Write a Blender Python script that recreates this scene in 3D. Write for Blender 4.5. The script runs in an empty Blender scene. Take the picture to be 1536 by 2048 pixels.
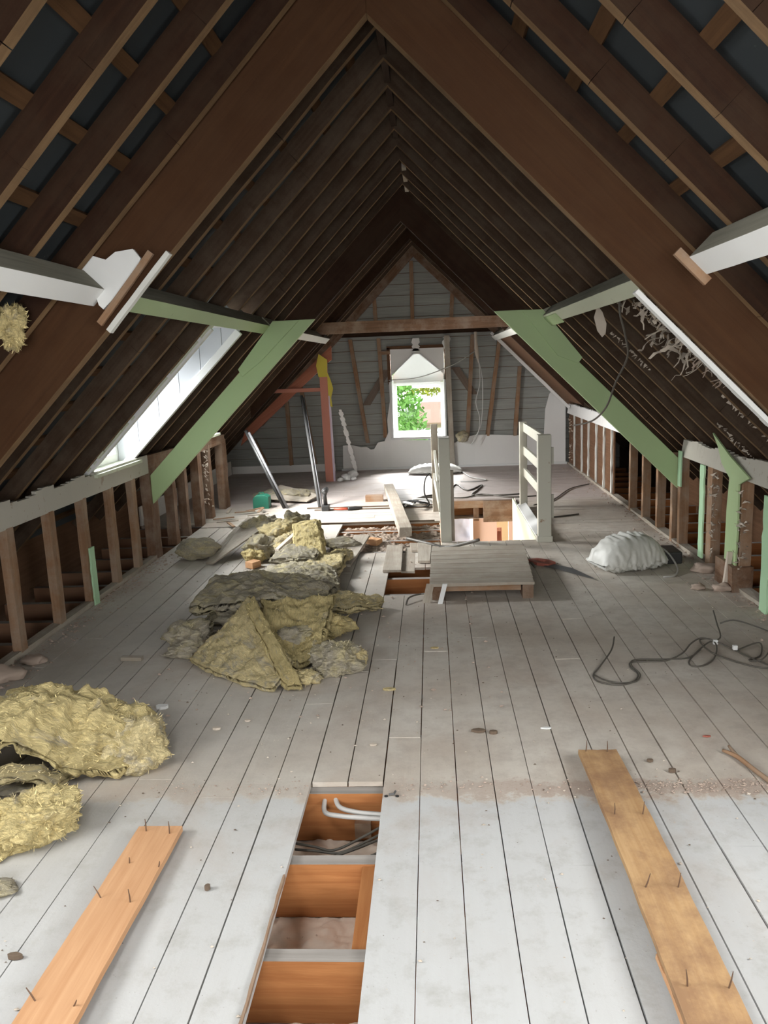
import bpy, math, random
from mathutils import Vector, Matrix, noise
random.seed(7)
SC = bpy.context.scene
COL = SC.collection
V = Vector

# ------------------------------------------------------------------ camera
CAM_H = 1.55
cd = bpy.data.cameras.new('camera')
cam = bpy.data.objects.new('camera', cd)
COL.objects.link(cam)
cd.sensor_fit = 'HORIZONTAL'
cd.sensor_width = 36.0
cd.lens = 36.0 * 1600.0 / 1536.0
cd.clip_start = 0.05
cd.clip_end = 300
R_ = [[0.99760381, -0.02896668, -0.06282968],
      [0.05641234, -0.18517964, 0.98108417],
      [-0.04005353, -0.98227768, -0.18310183]]
m3 = Matrix([[R_[i][0], -R_[i][1], -R_[i][2]] for i in range(3)])
cam.matrix_world = Matrix.Translation((0, 0, CAM_H)) @ m3.to_4x4()
SC.camera = cam

# ------------------------------------------------------------------ world, sun, exposure
SC.view_settings.view_transform = 'Standard'
SC.view_settings.look = 'None'
SC.view_settings.exposure = 0.12
SC.view_settings.gamma = 1.0
w = bpy.data.worlds.new('sky')
SC.world = w
w.use_nodes = True
wn = w.node_tree
wn.nodes.clear()
wo = wn.nodes.new('ShaderNodeOutputWorld')
wb = wn.nodes.new('ShaderNodeBackground')
wb.inputs[0].default_value = (0.93, 0.97, 1.0, 1)
wb.inputs[1].default_value = 3.2
wn.links.new(wb.outputs[0], wo.inputs[0])


def area(name, loc, look, sx, sy, power, col=(1, 1, 1), spread=180):
    l = bpy.data.lights.new(name, 'AREA')
    l.shape = 'RECTANGLE'
    l.size = sx
    l.size_y = sy
    l.energy = power
    l.color = col
    l.spread = math.radians(spread)
    o = bpy.data.objects.new(name, l)
    COL.objects.link(o)
    o.location = loc
    d = V(look) - V(loc)
    o.rotation_euler = d.to_track_quat('-Z', 'Y').to_euler()
    return o


# daylight through dormers, gable and lower storey windows; far dormer and rear lamps are added
area('daylight_left_dormer', (-2.75, 1.30, 1.60), (-0.2, 4.3, 0.0), 1.4, 0.8, 72, (1.0, 0.99, 0.97))
area('daylight_right_dormer', (2.45, 1.30, 1.60), (0.0, 4.3, 0.0), 1.4, 0.8, 88, (1.0, 0.99, 0.97))
area('daylight_roof_window', (-1.22, 0.72, 2.62), (-0.15, 2.7, 0.0), 0.9, 0.6, 44, (1.0, 0.99, 0.97))
area('daylight_dormer_beyond', (-3.85, 5.65, 2.40), (-0.9, 5.2, 0.0), 1.1, 0.9, 430, (0.97, 0.99, 1.0))
area('added_light_far_dormer', (-2.85, 8.10, 1.55), (0.0, 9.6, 0.0), 1.0, 0.8, 520, (1.0, 0.99, 0.97))  # added lamp outside the hidden dormer, brightens the far half
area('daylight_gable_window', (-0.19, 12.9, 1.9), (-0.2, 9.6, 0.0), 0.8, 1.0, 850, (0.99, 1.0, 0.98))
area('daylight_rear_fill', (0.0, -1.9, 1.3), (0.0, 6.0, 0.5), 1.2, 1.2, 115, (1.0, 0.99, 0.97))  # unseen source kept strong as frontal fill; near wall has no opening
area('daylight_below', (-1.3, 9.0, -0.9), (0.9, 9.6, -1.2), 1.2, 1.2, 120, (1.0, 0.97, 0.93))

# ------------------------------------------------------------------ materials


def new_mat(name):
    m = bpy.data.materials.new(name)
    m.use_nodes = True
    nt = m.node_tree
    nt.nodes.clear()
    out = nt.nodes.new('ShaderNodeOutputMaterial')
    b = nt.nodes.new('ShaderNodeBsdfPrincipled')
    nt.links.new(b.outputs[0], out.inputs[0])
    return m, nt, b


def n_noise(nt, vec, scale, detail=4, rough=0.6, dist=0.0):
    n = nt.nodes.new('ShaderNodeTexNoise')
    n.inputs['Scale'].default_value = scale
    n.inputs['Detail'].default_value = detail
    n.inputs['Roughness'].default_value = rough
    n.inputs['Distortion'].default_value = dist
    if vec is not None:
        nt.links.new(vec, n.inputs['Vector'])
    return n.outputs['Fac']


def n_ramp(nt, fac, stops):
    r = nt.nodes.new('ShaderNodeValToRGB')
    el = r.color_ramp.elements
    while len(el) < len(stops):
        el.new(0.5)
    for e, (p, c) in zip(el, stops):
        e.position = p
        e.color = (c[0], c[1], c[2], 1) if not isinstance(c, (int, float)) else (c, c, c, 1)
    nt.links.new(fac, r.inputs[0])
    return r.outputs[0]


def n_mix(nt, fac, a, b):
    m = nt.nodes.new('ShaderNodeMix')
    m.data_type = 'RGBA'
    for sock, val in ((m.inputs[0], fac), (m.inputs[6], a), (m.inputs[7], b)):
        if isinstance(val, (int, float)):
            sock.default_value = val
        elif isinstance(val, (tuple, list)):
            sock.default_value = (val[0], val[1], val[2], 1)
        else:
            nt.links.new(val, sock)
    return m.outputs[2]


def n_math(nt, op, a, b=None, clamp=False):
    m = nt.nodes.new('ShaderNodeMath')
    m.operation = op
    m.use_clamp = clamp
    for i, val in enumerate((a, b)):
        if val is None:
            continue
        if isinstance(val, (int, float)):
            m.inputs[i].default_value = val
        else:
            nt.links.new(val, m.inputs[i])
    return m.outputs[0]


def n_bump(nt, b, h, strength=0.4, dist=0.01):
    bm = nt.nodes.new('ShaderNodeBump')
    bm.inputs['Strength'].default_value = strength
    bm.inputs['Distance'].default_value = dist
    nt.links.new(h, bm.inputs['Height'])
    nt.links.new(bm.outputs[0], b.inputs['Normal'])


def n_map(nt, vec, scale):
    mp = nt.nodes.new('ShaderNodeMapping')
    mp.inputs['Scale'].default_value = scale
    nt.links.new(vec, mp.inputs[0])
    return mp.outputs[0]


def n_attr(nt):
    a = nt.nodes.new('ShaderNodeAttribute')
    a.attribute_name = 'gc'
    return a.outputs['Vector']


def n_pos(nt):
    g = nt.nodes.new('ShaderNodeNewGeometry')
    return g.outputs['Position']


def wood(name, c1, c2, rough=0.8, dust=None, dustamt=0.0, knots=True):
    m, nt, b = new_mat(name)
    gc = n_attr(nt)
    g1 = n_noise(nt, n_map(nt, gc, (2.0, 40, 40)), 1.0, 5, 0.65, 0.6)
    g2 = n_noise(nt, n_map(nt, gc, (1.2, 3, 3)), 1.0, 3, 0.6)
    col = n_ramp(nt, g1, [(0.3, c1), (0.7, c2)])
    col = n_mix(nt, n_math(nt, 'MULTIPLY', g2, 0.55), col, tuple(x * 0.55 for x in c1))
    if dust:
        d = n_noise(nt, gc, 5.0, 6, 0.7)
        f = n_ramp(nt, d, [(0.42, 0.0), (0.62, 1.0)])
        col = n_mix(nt, n_math(nt, 'MULTIPLY', f, dustamt), col, dust)
    nt.links.new(col, b.inputs['Base Color'])
    b.inputs['Roughness'].default_value = rough
    b.inputs['Specular IOR Level'].default_value = 0.25
    n_bump(nt, b, g1, 0.35, 0.004)
    return m


def paint(name, c, chips=None, chipamt=0.5, rough=0.6, scale=9):
    m, nt, b = new_mat(name)
    gc = n_attr(nt)
    n1 = n_noise(nt, gc, scale, 6, 0.7)
    n2 = n_noise(nt, gc, 2.0, 3, 0.5)
    col = n_mix(nt, n_math(nt, 'MULTIPLY', n2, 0.35), c, tuple(x * 0.72 for x in c))
    if chips:
        f = n_ramp(nt, n1, [(0.72 - 0.25 * chipamt, 0.0), (0.76 - 0.25 * chipamt, 1.0)])
        col = n_mix(nt, f, col, chips)
    nt.links.new(col, b.inputs['Base Color'])
    b.inputs['Roughness'].default_value = rough
    b.inputs['Specular IOR Level'].default_value = 0.3
    n_bump(nt, b, n1, 0.15, 0.004)
    return m


def plain(name, c, rough=0.6, metal=0.0):
    m, nt, b = new_mat(name)
    n1 = n_noise(nt, n_attr(nt), 14, 4, 0.6)
    col = n_mix(nt, n_math(nt, 'MULTIPLY', n1, 0.4), c, tuple(x * 0.6 for x in c))
    nt.links.new(col, b.inputs['Base Color'])
    b.inputs['Roughness'].default_value = rough
    b.inputs['Metallic'].default_value = metal
    return m


def floor_mat():
    m, nt, b = new_mat('floor_paint')
    pos = n_pos(nt)
    sep = nt.nodes.new('ShaderNodeSeparateXYZ')
    nt.links.new(pos, sep.inputs[0])
    gc = n_attr(nt)
    gr = n_noise(nt, n_map(nt, gc, (2.5, 45, 10)), 1.0, 4, 0.6)
    big = n_noise(nt, pos, 1.3, 5, 0.6)
    med = n_noise(nt, pos, 9.0, 6, 0.7)
    fine = n_noise(nt, pos, 70.0, 3, 0.7)
    # per board tone
    pb = n_noise(nt, n_map(nt, gc, (0.0, 0.0, 3.7)), 1.0, 0, 0.5)
    white = n_mix(nt, n_ramp(nt, med, [(0.5, 0.0), (0.75, 1.0)]), (0.54, 0.55, 0.55), (0.41, 0.41, 0.39))
    grey = n_mix(nt, n_ramp(nt, big, [(0.38, 0.0), (0.66, 1.0)]), (0.64, 0.60, 0.535), (0.50, 0.435, 0.365))
    grey = n_mix(nt, n_ramp(nt, med, [(0.45, 0.0), (0.8, 0.7)]), grey, (0.33, 0.28, 0.24))
    # wobble used on all the zone borders
    wob = n_math(nt, 'MULTIPLY', n_math(nt, 'SUBTRACT', med, 0.5), 0.35)
    yy = n_math(nt, 'ADD', sep.outputs[1], wob)
    # left half of the white stretch is dustier
    t1 = n_ramp(nt, n_math(nt, 'SUBTRACT', yy, 2.1), [(0.52, 0.0), (0.56, 1.0)])
    col = n_mix(nt, t1, white, grey)
    dl = n_math(nt, 'MULTIPLY', n_math(nt, 'ADD', n_math(nt, 'MULTIPLY', sep.outputs[0], -0.9), -0.1), n_math(nt, 'SUBTRACT', yy, 1.5), )
    dl = n_math(nt, 'MULTIPLY', dl, 0.9, True)
    col = n_mix(nt, n_math(nt, 'MULTIPLY', dl, 0.55, True), col, (0.42, 0.40, 0.36))
    # scar of the removed partition
    band = n_math(nt, 'ABSOLUTE', n_math(nt, 'SUBTRACT', yy, 2.71))
    bf = n_ramp(nt, band, [(0.035, 1.0), (0.06, 0.0)])
    bcol = n_mix(nt, fine, (0.36, 0.26, 0.21), (0.50, 0.42, 0.36))
    lx = n_ramp(nt, n_math(nt, 'ADD', n_math(nt, 'MULTIPLY', sep.outputs[0], 0.4), 0.5), [(0.35, 0.25), (0.65, 1.0)])
    col = n_mix(nt, n_math(nt, 'MULTIPLY', n_math(nt, 'MULTIPLY', bf, 0.8), lx), col, bcol)
    # far pale end
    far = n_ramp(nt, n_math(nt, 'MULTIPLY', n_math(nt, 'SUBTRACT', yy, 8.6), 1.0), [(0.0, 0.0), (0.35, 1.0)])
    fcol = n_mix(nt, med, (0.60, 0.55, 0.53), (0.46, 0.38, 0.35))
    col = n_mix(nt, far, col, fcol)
    # dirt specks
    sp = n_ramp(nt, fine, [(0.66, 0.0), (0.72, 1.0)])
    col = n_mix(nt, n_math(nt, 'MULTIPLY', sp, 0.35), col, (0.18, 0.14, 0.11))
    col = n_mix(nt, n_math(nt, 'MULTIPLY', gr, 0.18), col, (0.30, 0.28, 0.26))
    col = n_mix(nt, n_math(nt, 'MULTIPLY', pb, 0.15), col, (0.30, 0.27, 0.24))
    # trodden brown dust in big patches beyond the scar
    pn = n_noise(nt, n_map(nt, pos, (1.0, 0.8, 1.0)), 1.9, 6, 0.68, 0.4)
    pf = n_ramp(nt, pn, [(0.50, 0.0), (0.64, 1.0)])
    zone = n_ramp(nt, n_math(nt, 'MULTIPLY', n_math(nt, 'SUBTRACT', yy, 1.9), 0.5), [(0.0, 0.12), (0.40, 0.75)])
    col = n_mix(nt, n_math(nt, 'MULTIPLY', n_math(nt, 'MULTIPLY', pf, zone), 0.62), col, n_mix(nt, fine, (0.30, 0.23, 0.18), (0.46, 0.38, 0.31)))
    nt.links.new(col, b.inputs['Base Color'])
    b.inputs['Roughness'].default_value = 0.62
    b.inputs['Specular IOR Level'].default_value = 0.3
    n_bump(nt, b, n_math(nt, 'ADD', gr, fine), 0.18, 0.003)
    return m


def insul(name, yel, gry, dirt):
    m, nt, b = new_mat(name)
    gc = n_attr(nt)
    a = n_noise(nt, gc, 7.0, 5, 0.7, 0.8)
    f = n_noise(nt, n_map(nt, gc, (30, 90, 60)), 1.0, 5, 0.75, 1.5)
    c = n_noise(nt, gc, 19.0, 5, 0.75, 0.5)
    col = n_ramp(nt, f, [(0.30, tuple(x * 0.50 for x in yel)), (0.52, yel), (0.75, tuple(min(1, x * 1.2) for x in yel))])
    gf = n_ramp(nt, a, [(0.62 - 0.32 * dirt, 0.0), (0.72 - 0.2 * dirt, 1.0)])
    col = n_mix(nt, n_math(nt, 'MULTIPLY', gf, 0.85), col, n_mix(nt, f, tuple(x * 0.55 for x in gry), gry))
    df = n_ramp(nt, c, [(0.62, 0.0), (0.70, 1.0)])
    col = n_mix(nt, n_math(nt, 'MULTIPLY', df, 0.35 + 0.4 * dirt), col, (0.13, 0.105, 0.075))
    nt.links.new(col, b.inputs['Base Color'])
    b.inputs['Roughness'].default_value = 0.95
    b.inputs['Specular IOR Level'].default_value = 0.1
    n_bump(nt, b, n_math(nt, 'ADD', f, n_math(nt, 'MULTIPLY', c, 0.8)), 0.9, 0.02)
    return m


M = {}
M['rafter'] = wood('rafter_wood', (0.021, 0.0072, 0.0025), (0.040, 0.0155, 0.0058), 0.85, (0.05, 0.032, 0.018), 0.3)
M['rafterhazed'] = wood('rafter_wood_hazed', (0.050, 0.029, 0.017), (0.088, 0.056, 0.036), 0.9, (0.11, 0.085, 0.062), 0.4)  # lighter rafter copy: haze and lit lower slopes put into its colour
M['principal'] = wood('truss_wood', (0.050, 0.019, 0.006), (0.072, 0.030, 0.010), 0.8, (0.09, 0.05, 0.024), 0.15)
M['edge'] = wood('rafter_lower_edge', (0.16, 0.095, 0.045), (0.26, 0.165, 0.085), 0.85, (0.09, 0.055, 0.03), 0.45)
M['batten'] = wood('batten_wood', (0.065, 0.030, 0.011), (0.115, 0.057, 0.023), 0.85)
M['stud'] = wood('stud_wood', (0.24, 0.13, 0.07), (0.38, 0.235, 0.14), 0.85, (0.34, 0.28, 0.22), 0.5)
M['studdark'] = wood('stud_wood_dark', (0.13, 0.07, 0.04), (0.24, 0.14, 0.085), 0.88, (0.30, 0.24, 0.19), 0.5)
M['joist'] = wood('joist_wood', (0.34, 0.125, 0.04), (0.50, 0.22, 0.08), 0.7)
_nt = M['joist'].node_tree
_b = [n for n in _nt.nodes if n.type == 'BSDF_PRINCIPLED'][0]
_src = _b.inputs['Base Color'].links[0].from_socket
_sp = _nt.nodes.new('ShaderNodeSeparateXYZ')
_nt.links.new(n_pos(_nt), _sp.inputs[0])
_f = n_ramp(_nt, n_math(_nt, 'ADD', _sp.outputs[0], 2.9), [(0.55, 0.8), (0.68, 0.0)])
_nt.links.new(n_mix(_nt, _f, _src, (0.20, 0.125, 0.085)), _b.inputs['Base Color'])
M['gabledark'] = wood('gable_brown', (0.15, 0.115, 0.09), (0.22, 0.17, 0.135), 0.88)
M['joisttop'] = wood('joist_dusty_top', (0.26, 0.24, 0.22), (0.40, 0.37, 0.34), 0.9)
M['plank'] = wood('plank_wood', (0.56, 0.30, 0.15), (0.72, 0.43, 0.24), 0.7)
M['plank2'] = wood('plank_worn', (0.44, 0.26, 0.12), (0.60, 0.40, 0.21), 0.75, (0.22, 0.12, 0.07), 0.7)
M['greyboard'] = wood('grey_board', (0.36, 0.32, 0.26), (0.55, 0.50, 0.43), 0.85, (0.28, 0.22, 0.17), 0.45)
M['redwood'] = wood('red_brown_paint', (0.33, 0.11, 0.065), (0.46, 0.18, 0.11), 0.7)
M['redpale'] = paint('red_brown_gloss', (0.50, 0.20, 0.14), (0.62, 0.52, 0.45), 0.1)
M['lilac'] = paint('lilac_edge', (0.60, 0.50, 0.60))
M['yellowpaint'] = paint('yellow_paint', (0.58, 0.47, 0.06), (0.45, 0.38, 0.2), 0.35)
M['green'] = paint('green_paint', (0.40, 0.53, 0.28), (0.30, 0.38, 0.2), 0.05, 0.55)
M['mint'] = paint('mint_paint', (0.46, 0.70, 0.45), (0.45, 0.36, 0.28), 0.15)
M['white'] = paint('white_paint', (0.62, 0.62, 0.58), (0.42, 0.36, 0.28), 0.12)
M['cream'] = paint('cream_green_paint', (0.58, 0.62, 0.48), (0.40, 0.36, 0.28), 0.25)
M['brightwhite'] = paint('gloss_white', (0.74, 0.75, 0.74), None)
M['cheek'] = paint('cheek_paint', (0.52, 0.54, 0.57), None)
M['offwhite'] = paint('railing_paint', (0.50, 0.49, 0.42), (0.30, 0.22, 0.15), 0.35)
M['plate'] = paint('plate_paint', (0.46, 0.44, 0.38), (0.34, 0.28, 0.22), 0.45)
M['plaster'] = paint('plaster_white', (0.80, 0.79, 0.77), (0.44, 0.40, 0.36), 0.1)
M['unpaint'] = wood('purlin_bare', (0.20, 0.19, 0.15), (0.32, 0.31, 0.25), 0.9)
M['felt'] = paint('slate_felt', (0.030, 0.036, 0.039), (0.07, 0.078, 0.075), 0.3, 0.75, 7)
M['gableboard'] = wood('gable_board', (0.30, 0.305, 0.285), (0.43, 0.435, 0.405), 0.85)
M['lath'] = paint('lath_plaster', (0.80, 0.68, 0.57), (0.50, 0.38, 0.30), 0.3, 0.95, 26)
M['dirt'] = paint('rubble_dirt', (0.30, 0.24, 0.19), (0.15, 0.11, 0.08), 0.7, 0.95, 16)
M['brownboard'] = wood('brown_board', (0.12, 0.06, 0.03), (0.19, 0.10, 0.055), 0.85)
M['metal'] = plain('galvanised', (0.17, 0.17, 0.18), 0.6, 0.0)
M['nail'] = plain('nail_steel', (0.20, 0.13, 0.09), 0.5, 0.6)
M['black'] = plain('black_plastic', (0.03, 0.03, 0.03), 0.5)
M['grey'] = plain('grey_cable', (0.45, 0.44, 0.42), 0.5)
M['cabledark'] = plain('dark_cable', (0.10, 0.09, 0.075), 0.5)
M['cablewhite'] = plain('white_cable', (0.62, 0.62, 0.60), 0.5)
M['red'] = plain('red_plastic', (0.50, 0.08, 0.04), 0.5)
M['redhandle'] = plain('red_handle', (0.34, 0.10, 0.07), 0.6)
M['greenplastic'] = plain('green_plastic', (0.02, 0.17, 0.11), 0.5)
M['steel'] = plain('dull_steel', (0.10, 0.10, 0.10), 0.6, 0.0)
M['sack'] = plain('sack_plastic', (0.62, 0.62, 0.58), 0.45)
M['cloth'] = plain('white_sheet', (0.62, 0.72, 0.90), 0.8)
M['chip'] = plain('pale_chip', (0.55, 0.48, 0.40), 0.9)
M['chipdark'] = plain('dark_crumb', (0.14, 0.10, 0.07), 0.95)
M['grit'] = plain('pink_grit', (0.42, 0.33, 0.27), 0.95)
M['wallbelow'] = paint('pink_plaster', (0.58, 0.42, 0.34), (0.48, 0.35, 0.28), 0.2)
M['creamwall'] = paint('cream_wall', (0.72, 0.60, 0.40))
M['greenleaf'] = plain('leaf_green', (0.16, 0.36, 0.07), 0.7)
M['yellowleaf'] = plain('leaf_yellow', (0.42, 0.44, 0.06), 0.7)
M['bark'] = plain('bark', (0.18, 0.12, 0.08), 0.9)
M['brick'] = paint('render_wall', (0.50, 0.38, 0.30), (0.40, 0.28, 0.2), 0.4)
M['rooftile'] = paint('roof_tile', (0.34, 0.22, 0.16), (0.24, 0.15, 0.11), 0.4)
M['glassdark'] = plain('far_pane', (0.10, 0.12, 0.14), 0.15)
M['floor'] = floor_mat()
M['insY'] = insul('wool_yellow', (0.80, 0.66, 0.33), (0.60, 0.53, 0.40), 0.15)
M['insM'] = insul('wool_mixed', (0.80, 0.67, 0.37), (0.60, 0.54, 0.42), 0.36)
M['insG'] = insul('wool_dusty', (0.66, 0.58, 0.35), (0.54, 0.49, 0.41), 0.85)


def glass_mat():
    m = bpy.data.materials.new('window_glass')
    m.use_nodes = True
    nt = m.node_tree
    nt.nodes.clear()
    out = nt.nodes.new('ShaderNodeOutputMaterial')
    t = nt.nodes.new('ShaderNodeBsdfTransparent')
    g = nt.nodes.new('ShaderNodeBsdfGlossy')
    g.inputs['Roughness'].default_value = 0.02
    mx = nt.nodes.new('ShaderNodeMixShader')
    mx.inputs[0].default_value = 0.05
    nt.links.new(t.outputs[0], mx.inputs[1])
    nt.links.new(g.outputs[0], mx.inputs[2])
    nt.links.new(mx.outputs[0], out.inputs[0])
    return m


M['glass'] = glass_mat()

# ------------------------------------------------------------------ mesh builder


class MB:
    def __init__(s):
        s.v, s.f, s.g, s.m = [], [], [], []

    def off(s):
        return V((random.uniform(0, 40), random.uniform(0, 40), random.uniform(0, 40)))

    def add(s, vs, fs, gs=None, mi=0):
        k = len(s.v)
        s.v += [V(a) for a in vs]
        s.g += [V(a) for a in (gs if gs else vs)]
        s.f += [tuple(i + k for i in f) for f in fs]
        s.m += [mi] * len(fs)

    def bar(s, p0, p1, wv, hv, seg=1, jit=0.0, mi=0, topmi=None):
        """bar from p0 to p1; wv, hv: full width / height vectors, the axis runs through its centre"""
        p0, p1, wv, hv = V(p0), V(p1), V(wv), V(hv)
        L = (p1 - p0).length
        o = s.off()
        vs, gs, fs = [], [], []
        for i in range(seg + 1):
            t = i / seg
            c = p0.lerp(p1, t)
            for a, b in ((-.5, -.5), (.5, -.5), (.5, .5), (-.5, .5)):
                j = V((random.uniform(-jit, jit), random.uniform(-jit, jit), random.uniform(-jit, jit))) if jit else V()
                vs.append(c + wv * a + hv * b + j)
                gs.append(o + V((L * t, wv.length * a, hv.length * b)))
        for i in range(seg):
            for q in range(4):
                a, b = i * 4 + q, i * 4 + (q + 1) % 4
                fs.append((a, b, b + 4, a + 4))
        fs.append((3, 2, 1, 0))
        n = seg * 4
        fs.append((n, n + 1, n + 2, n + 3))
        k = len(s.m)
        s.add(vs, fs, gs, mi)
        if topmi is not None:
            for i in range(seg):
                s.m[k + i * 4 + 2] = topmi
        return s

    def box(s, a, b, mi=0, seg=1, jit=0.0, topmi=None):
        a, b = V(a), V(b)
        d = [abs(b[i] - a[i]) for i in range(3)]
        lo = V([min(a[i], b[i]) for i in range(3)])
        hi = V([max(a[i], b[i]) for i in range(3)])
        c = (lo + hi) / 2
        ax = 0 if d[0] >= d[1] else 1
        if d[2] > max(d[0], d[1]):
            return s.bar((c.x, c.y, lo.z), (c.x, c.y, hi.z), (d[0], 0, 0), (0, d[1], 0), seg, jit, mi)
        if ax == 0:
            return s.bar((lo.x, c.y, c.z), (hi.x, c.y, c.z), (0, d[1], 0), (0, 0, d[2]), seg, jit, mi, topmi)
        return s.bar((c.x, lo.y, c.z), (c.x, hi.y, c.z), (-d[0], 0, 0), (0, 0, d[2]), seg, jit, mi, topmi)

    def prism(s, poly, t, mi=0, ax=None, o=None):
        poly = [V(p) for p in poly]
        t = V(t)
        n = len(poly)
        o = s.off() if o is None else o
        if ax is None:
            e = max(((poly[(i + 1) % n] - poly[i]) for i in range(n)), key=lambda q: q.length)
        else:
            e = V(ax)
        ex = e.normalized()
        ez = t.normalized()
        ey = ez.cross(ex)
        vs = poly + [p + t for p in poly]
        gs = [o + V((p.dot(ex), p.dot(ey), p.dot(ez))) for p in vs]
        fs = [tuple(range(n))[::-1], tuple(range(n, 2 * n))]
        for i in range(n):
            j = (i + 1) % n
            fs.append((i, j, j + n, i + n))
        s.add(vs, fs, gs, mi)
        return s

    def tube(s, pts, r, n=7, mi=0, cap=True, smooth_pts=0):
        pts = [V(p) for p in pts]
        if smooth_pts:
            if isinstance(r, (list, tuple)):
                r = [q.x for q in catmull([V((q, 0, 0)) for q in r], smooth_pts)]
            pts = catmull(pts, smooth_pts)
        o = s.off()
        vs, gs, fs = [], [], []
        L = 0
        up = V((0.13, 0.27, 0.95)).normalized()
        for i, p in enumerate(pts):
            d = (pts[min(i + 1, len(pts) - 1)] - pts[max(i - 1, 0)]).normalized()
            a = d.cross(up)
            if a.length < 0.1:
                a = d.cross(V((1, 0, 0)))
            a.normalize()
            b = d.cross(a)
            if i:
                L += (p - pts[i - 1]).length
            rr = r[i] if isinstance(r, (list, tuple)) else r
            for q in range(n):
                th = 2 * math.pi * q / n
                vs.append(p + (a * math.cos(th) + b * math.sin(th)) * rr)
                gs.append(o + V((L, math.cos(th) * rr, math.sin(th) * rr)))
        for i in range(len(pts) - 1):
            for q in range(n):
                a, b = i * n + q, i * n + (q + 1) % n
                fs.append((a, b, b + n, a + n))
        if cap:
            fs.append(tuple(range(n))[::-1])
            fs.append(tuple(range((len(pts) - 1) * n, len(pts) * n)))
        s.add(vs, fs, gs, mi)
        return s

    def build(s, name, mats, parent=None, smooth=False, bevel=0.0, recalc=True):
        if not isinstance(mats, (list, tuple)):
            mats = [mats]
        xs = [v.x for v in s.v]
        ys = [v.y for v in s.v]
        zs = [v.z for v in s.v]
        org = V(((min(xs) + max(xs)) / 2, (min(ys) + max(ys)) / 2, min(zs)))
        me = bpy.data.meshes.new(name)
        me.from_pydata([v - org for v in s.v], [], s.f)
        at = me.attributes.new('gc', 'FLOAT_VECTOR', 'POINT')
        at.data.foreach_set('vector', [c for g in s.g for c in g])
        for m in mats:
            me.materials.append(m)
        me.polygons.foreach_set('material_index', s.m)
        if smooth:
            me.polygons.foreach_set('use_smooth', [True] * len(s.f))
        me.update()
        if recalc:
            import bmesh
            bm = bmesh.new()
            bm.from_mesh(me)
            bmesh.ops.recalc_face_normals(bm, faces=bm.faces)
            bm.to_mesh(me)
            bm.free()
        o = bpy.data.objects.new(name, me)
        COL.objects.link(o)
        if parent is not None:
            o.parent = parent
            o.location = org - wloc(parent)
        else:
            o.location = org
        if bevel:
            b = o.modifiers.new('bevel', 'BEVEL')
            b.width = bevel
            b.segments = 2
            b.limit_method = 'ANGLE'
        return o


def wloc(o):
    p = V(o.location)
    while o.parent:
        o = o.parent
        p += V(o.location)
    return p


def catmull(pts, k):
    out = []
    n = len(pts)
    for i in range(n - 1):
        p0, p1, p2, p3 = pts[max(i - 1, 0)], pts[i], pts[i + 1], pts[min(i + 2, n - 1)]
        for j in range(k):
            t = j / k
            out.append(0.5 * ((2 * p1) + (p2 - p0) * t + (2 * p0 - 5 * p1 + 4 * p2 - p3) * t * t + (3 * p1 - p0 - 3 * p2 + p3) * t ** 3))
    out.append(pts[-1])
    return out


def thing(name, label, cat, loc=(0, 0, 0), group=None):
    o = bpy.data.objects.new(name, None)
    o.empty_display_size = 0.1
    COL.objects.link(o)
    o.location = loc
    return tag(o, label, cat, group)


def tag(o, label, cat, group=None, kind=None):
    o['label'] = label
    o['category'] = cat
    if group:
        o['group'] = group
    if kind:
        o['kind'] = kind
    return o


def struct(o, label=None):
    o['kind'] = 'structure'
    if label:
        o['label'] = label
    return o


ORD = ['first', 'second', 'third', 'fourth', 'fifth', 'sixth', 'seventh', 'eighth', 'ninth', 'tenth', 'eleventh', 'twelfth',
       'thirteenth', 'fourteenth', 'fifteenth', 'sixteenth', 'seventeenth', 'eighteenth', 'nineteenth', 'twentieth',
       'twenty-first', 'twenty-second', 'twenty-third', 'twenty-fourth', 'twenty-fifth', 'twenty-sixth', 'twenty-seventh', 'twenty-eighth']

# ------------------------------------------------------------------ roof frame of reference
X0, ZR, SL = -0.195, 3.09, 1.0
TH = math.atan(SL)
SN, CS = math.sin(TH), math.cos(TH)
XL, XR = -2.34, 1.95
YB, YF = -2.0, 11.80


def RP(s, d, h, y):
    return V((X0 + s * (d + h * SN), y, ZR - SL * d + h * CS))


def roofz(x):
    return ZR - SL * abs(x - X0)


def clip(poly, nrm, c):
    """keep the part of the polygon where p.nrm <= c"""
    nrm = V(nrm)
    out = []
    n = len(poly)
    for i in range(n):
        a, b = poly[i], poly[(i + 1) % n]
        da, db = a.dot(nrm) - c, b.dot(nrm) - c
        if da <= 0:
            out.append(a)
        if (da < 0 < db) or (db < 0 < da):
            out.append(a.lerp(b, da / (da - db)))
    return out


# ------------------------------------------------------------------ floor, ceiling below, roof covering, walls
HOLES = [(-0.493, -0.219, -1.0, 2.77), (-0.356, -0.02, 5.22, 5.95), (0.055, 0.877, 6.80, 8.90), (-0.95, 0.056, 6.45, 7.70)]


def subtract(lo, hi, cuts):
    segs = [(lo, hi)]
    for a, b in cuts:
        ns = []
        for p, q in segs:
            if b <= p or a >= q:
                ns.append((p, q))
                continue
            if a > p:
                ns.append((p, a))
            if b < q:
                ns.append((b, q))
        segs = ns
    return segs


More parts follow.
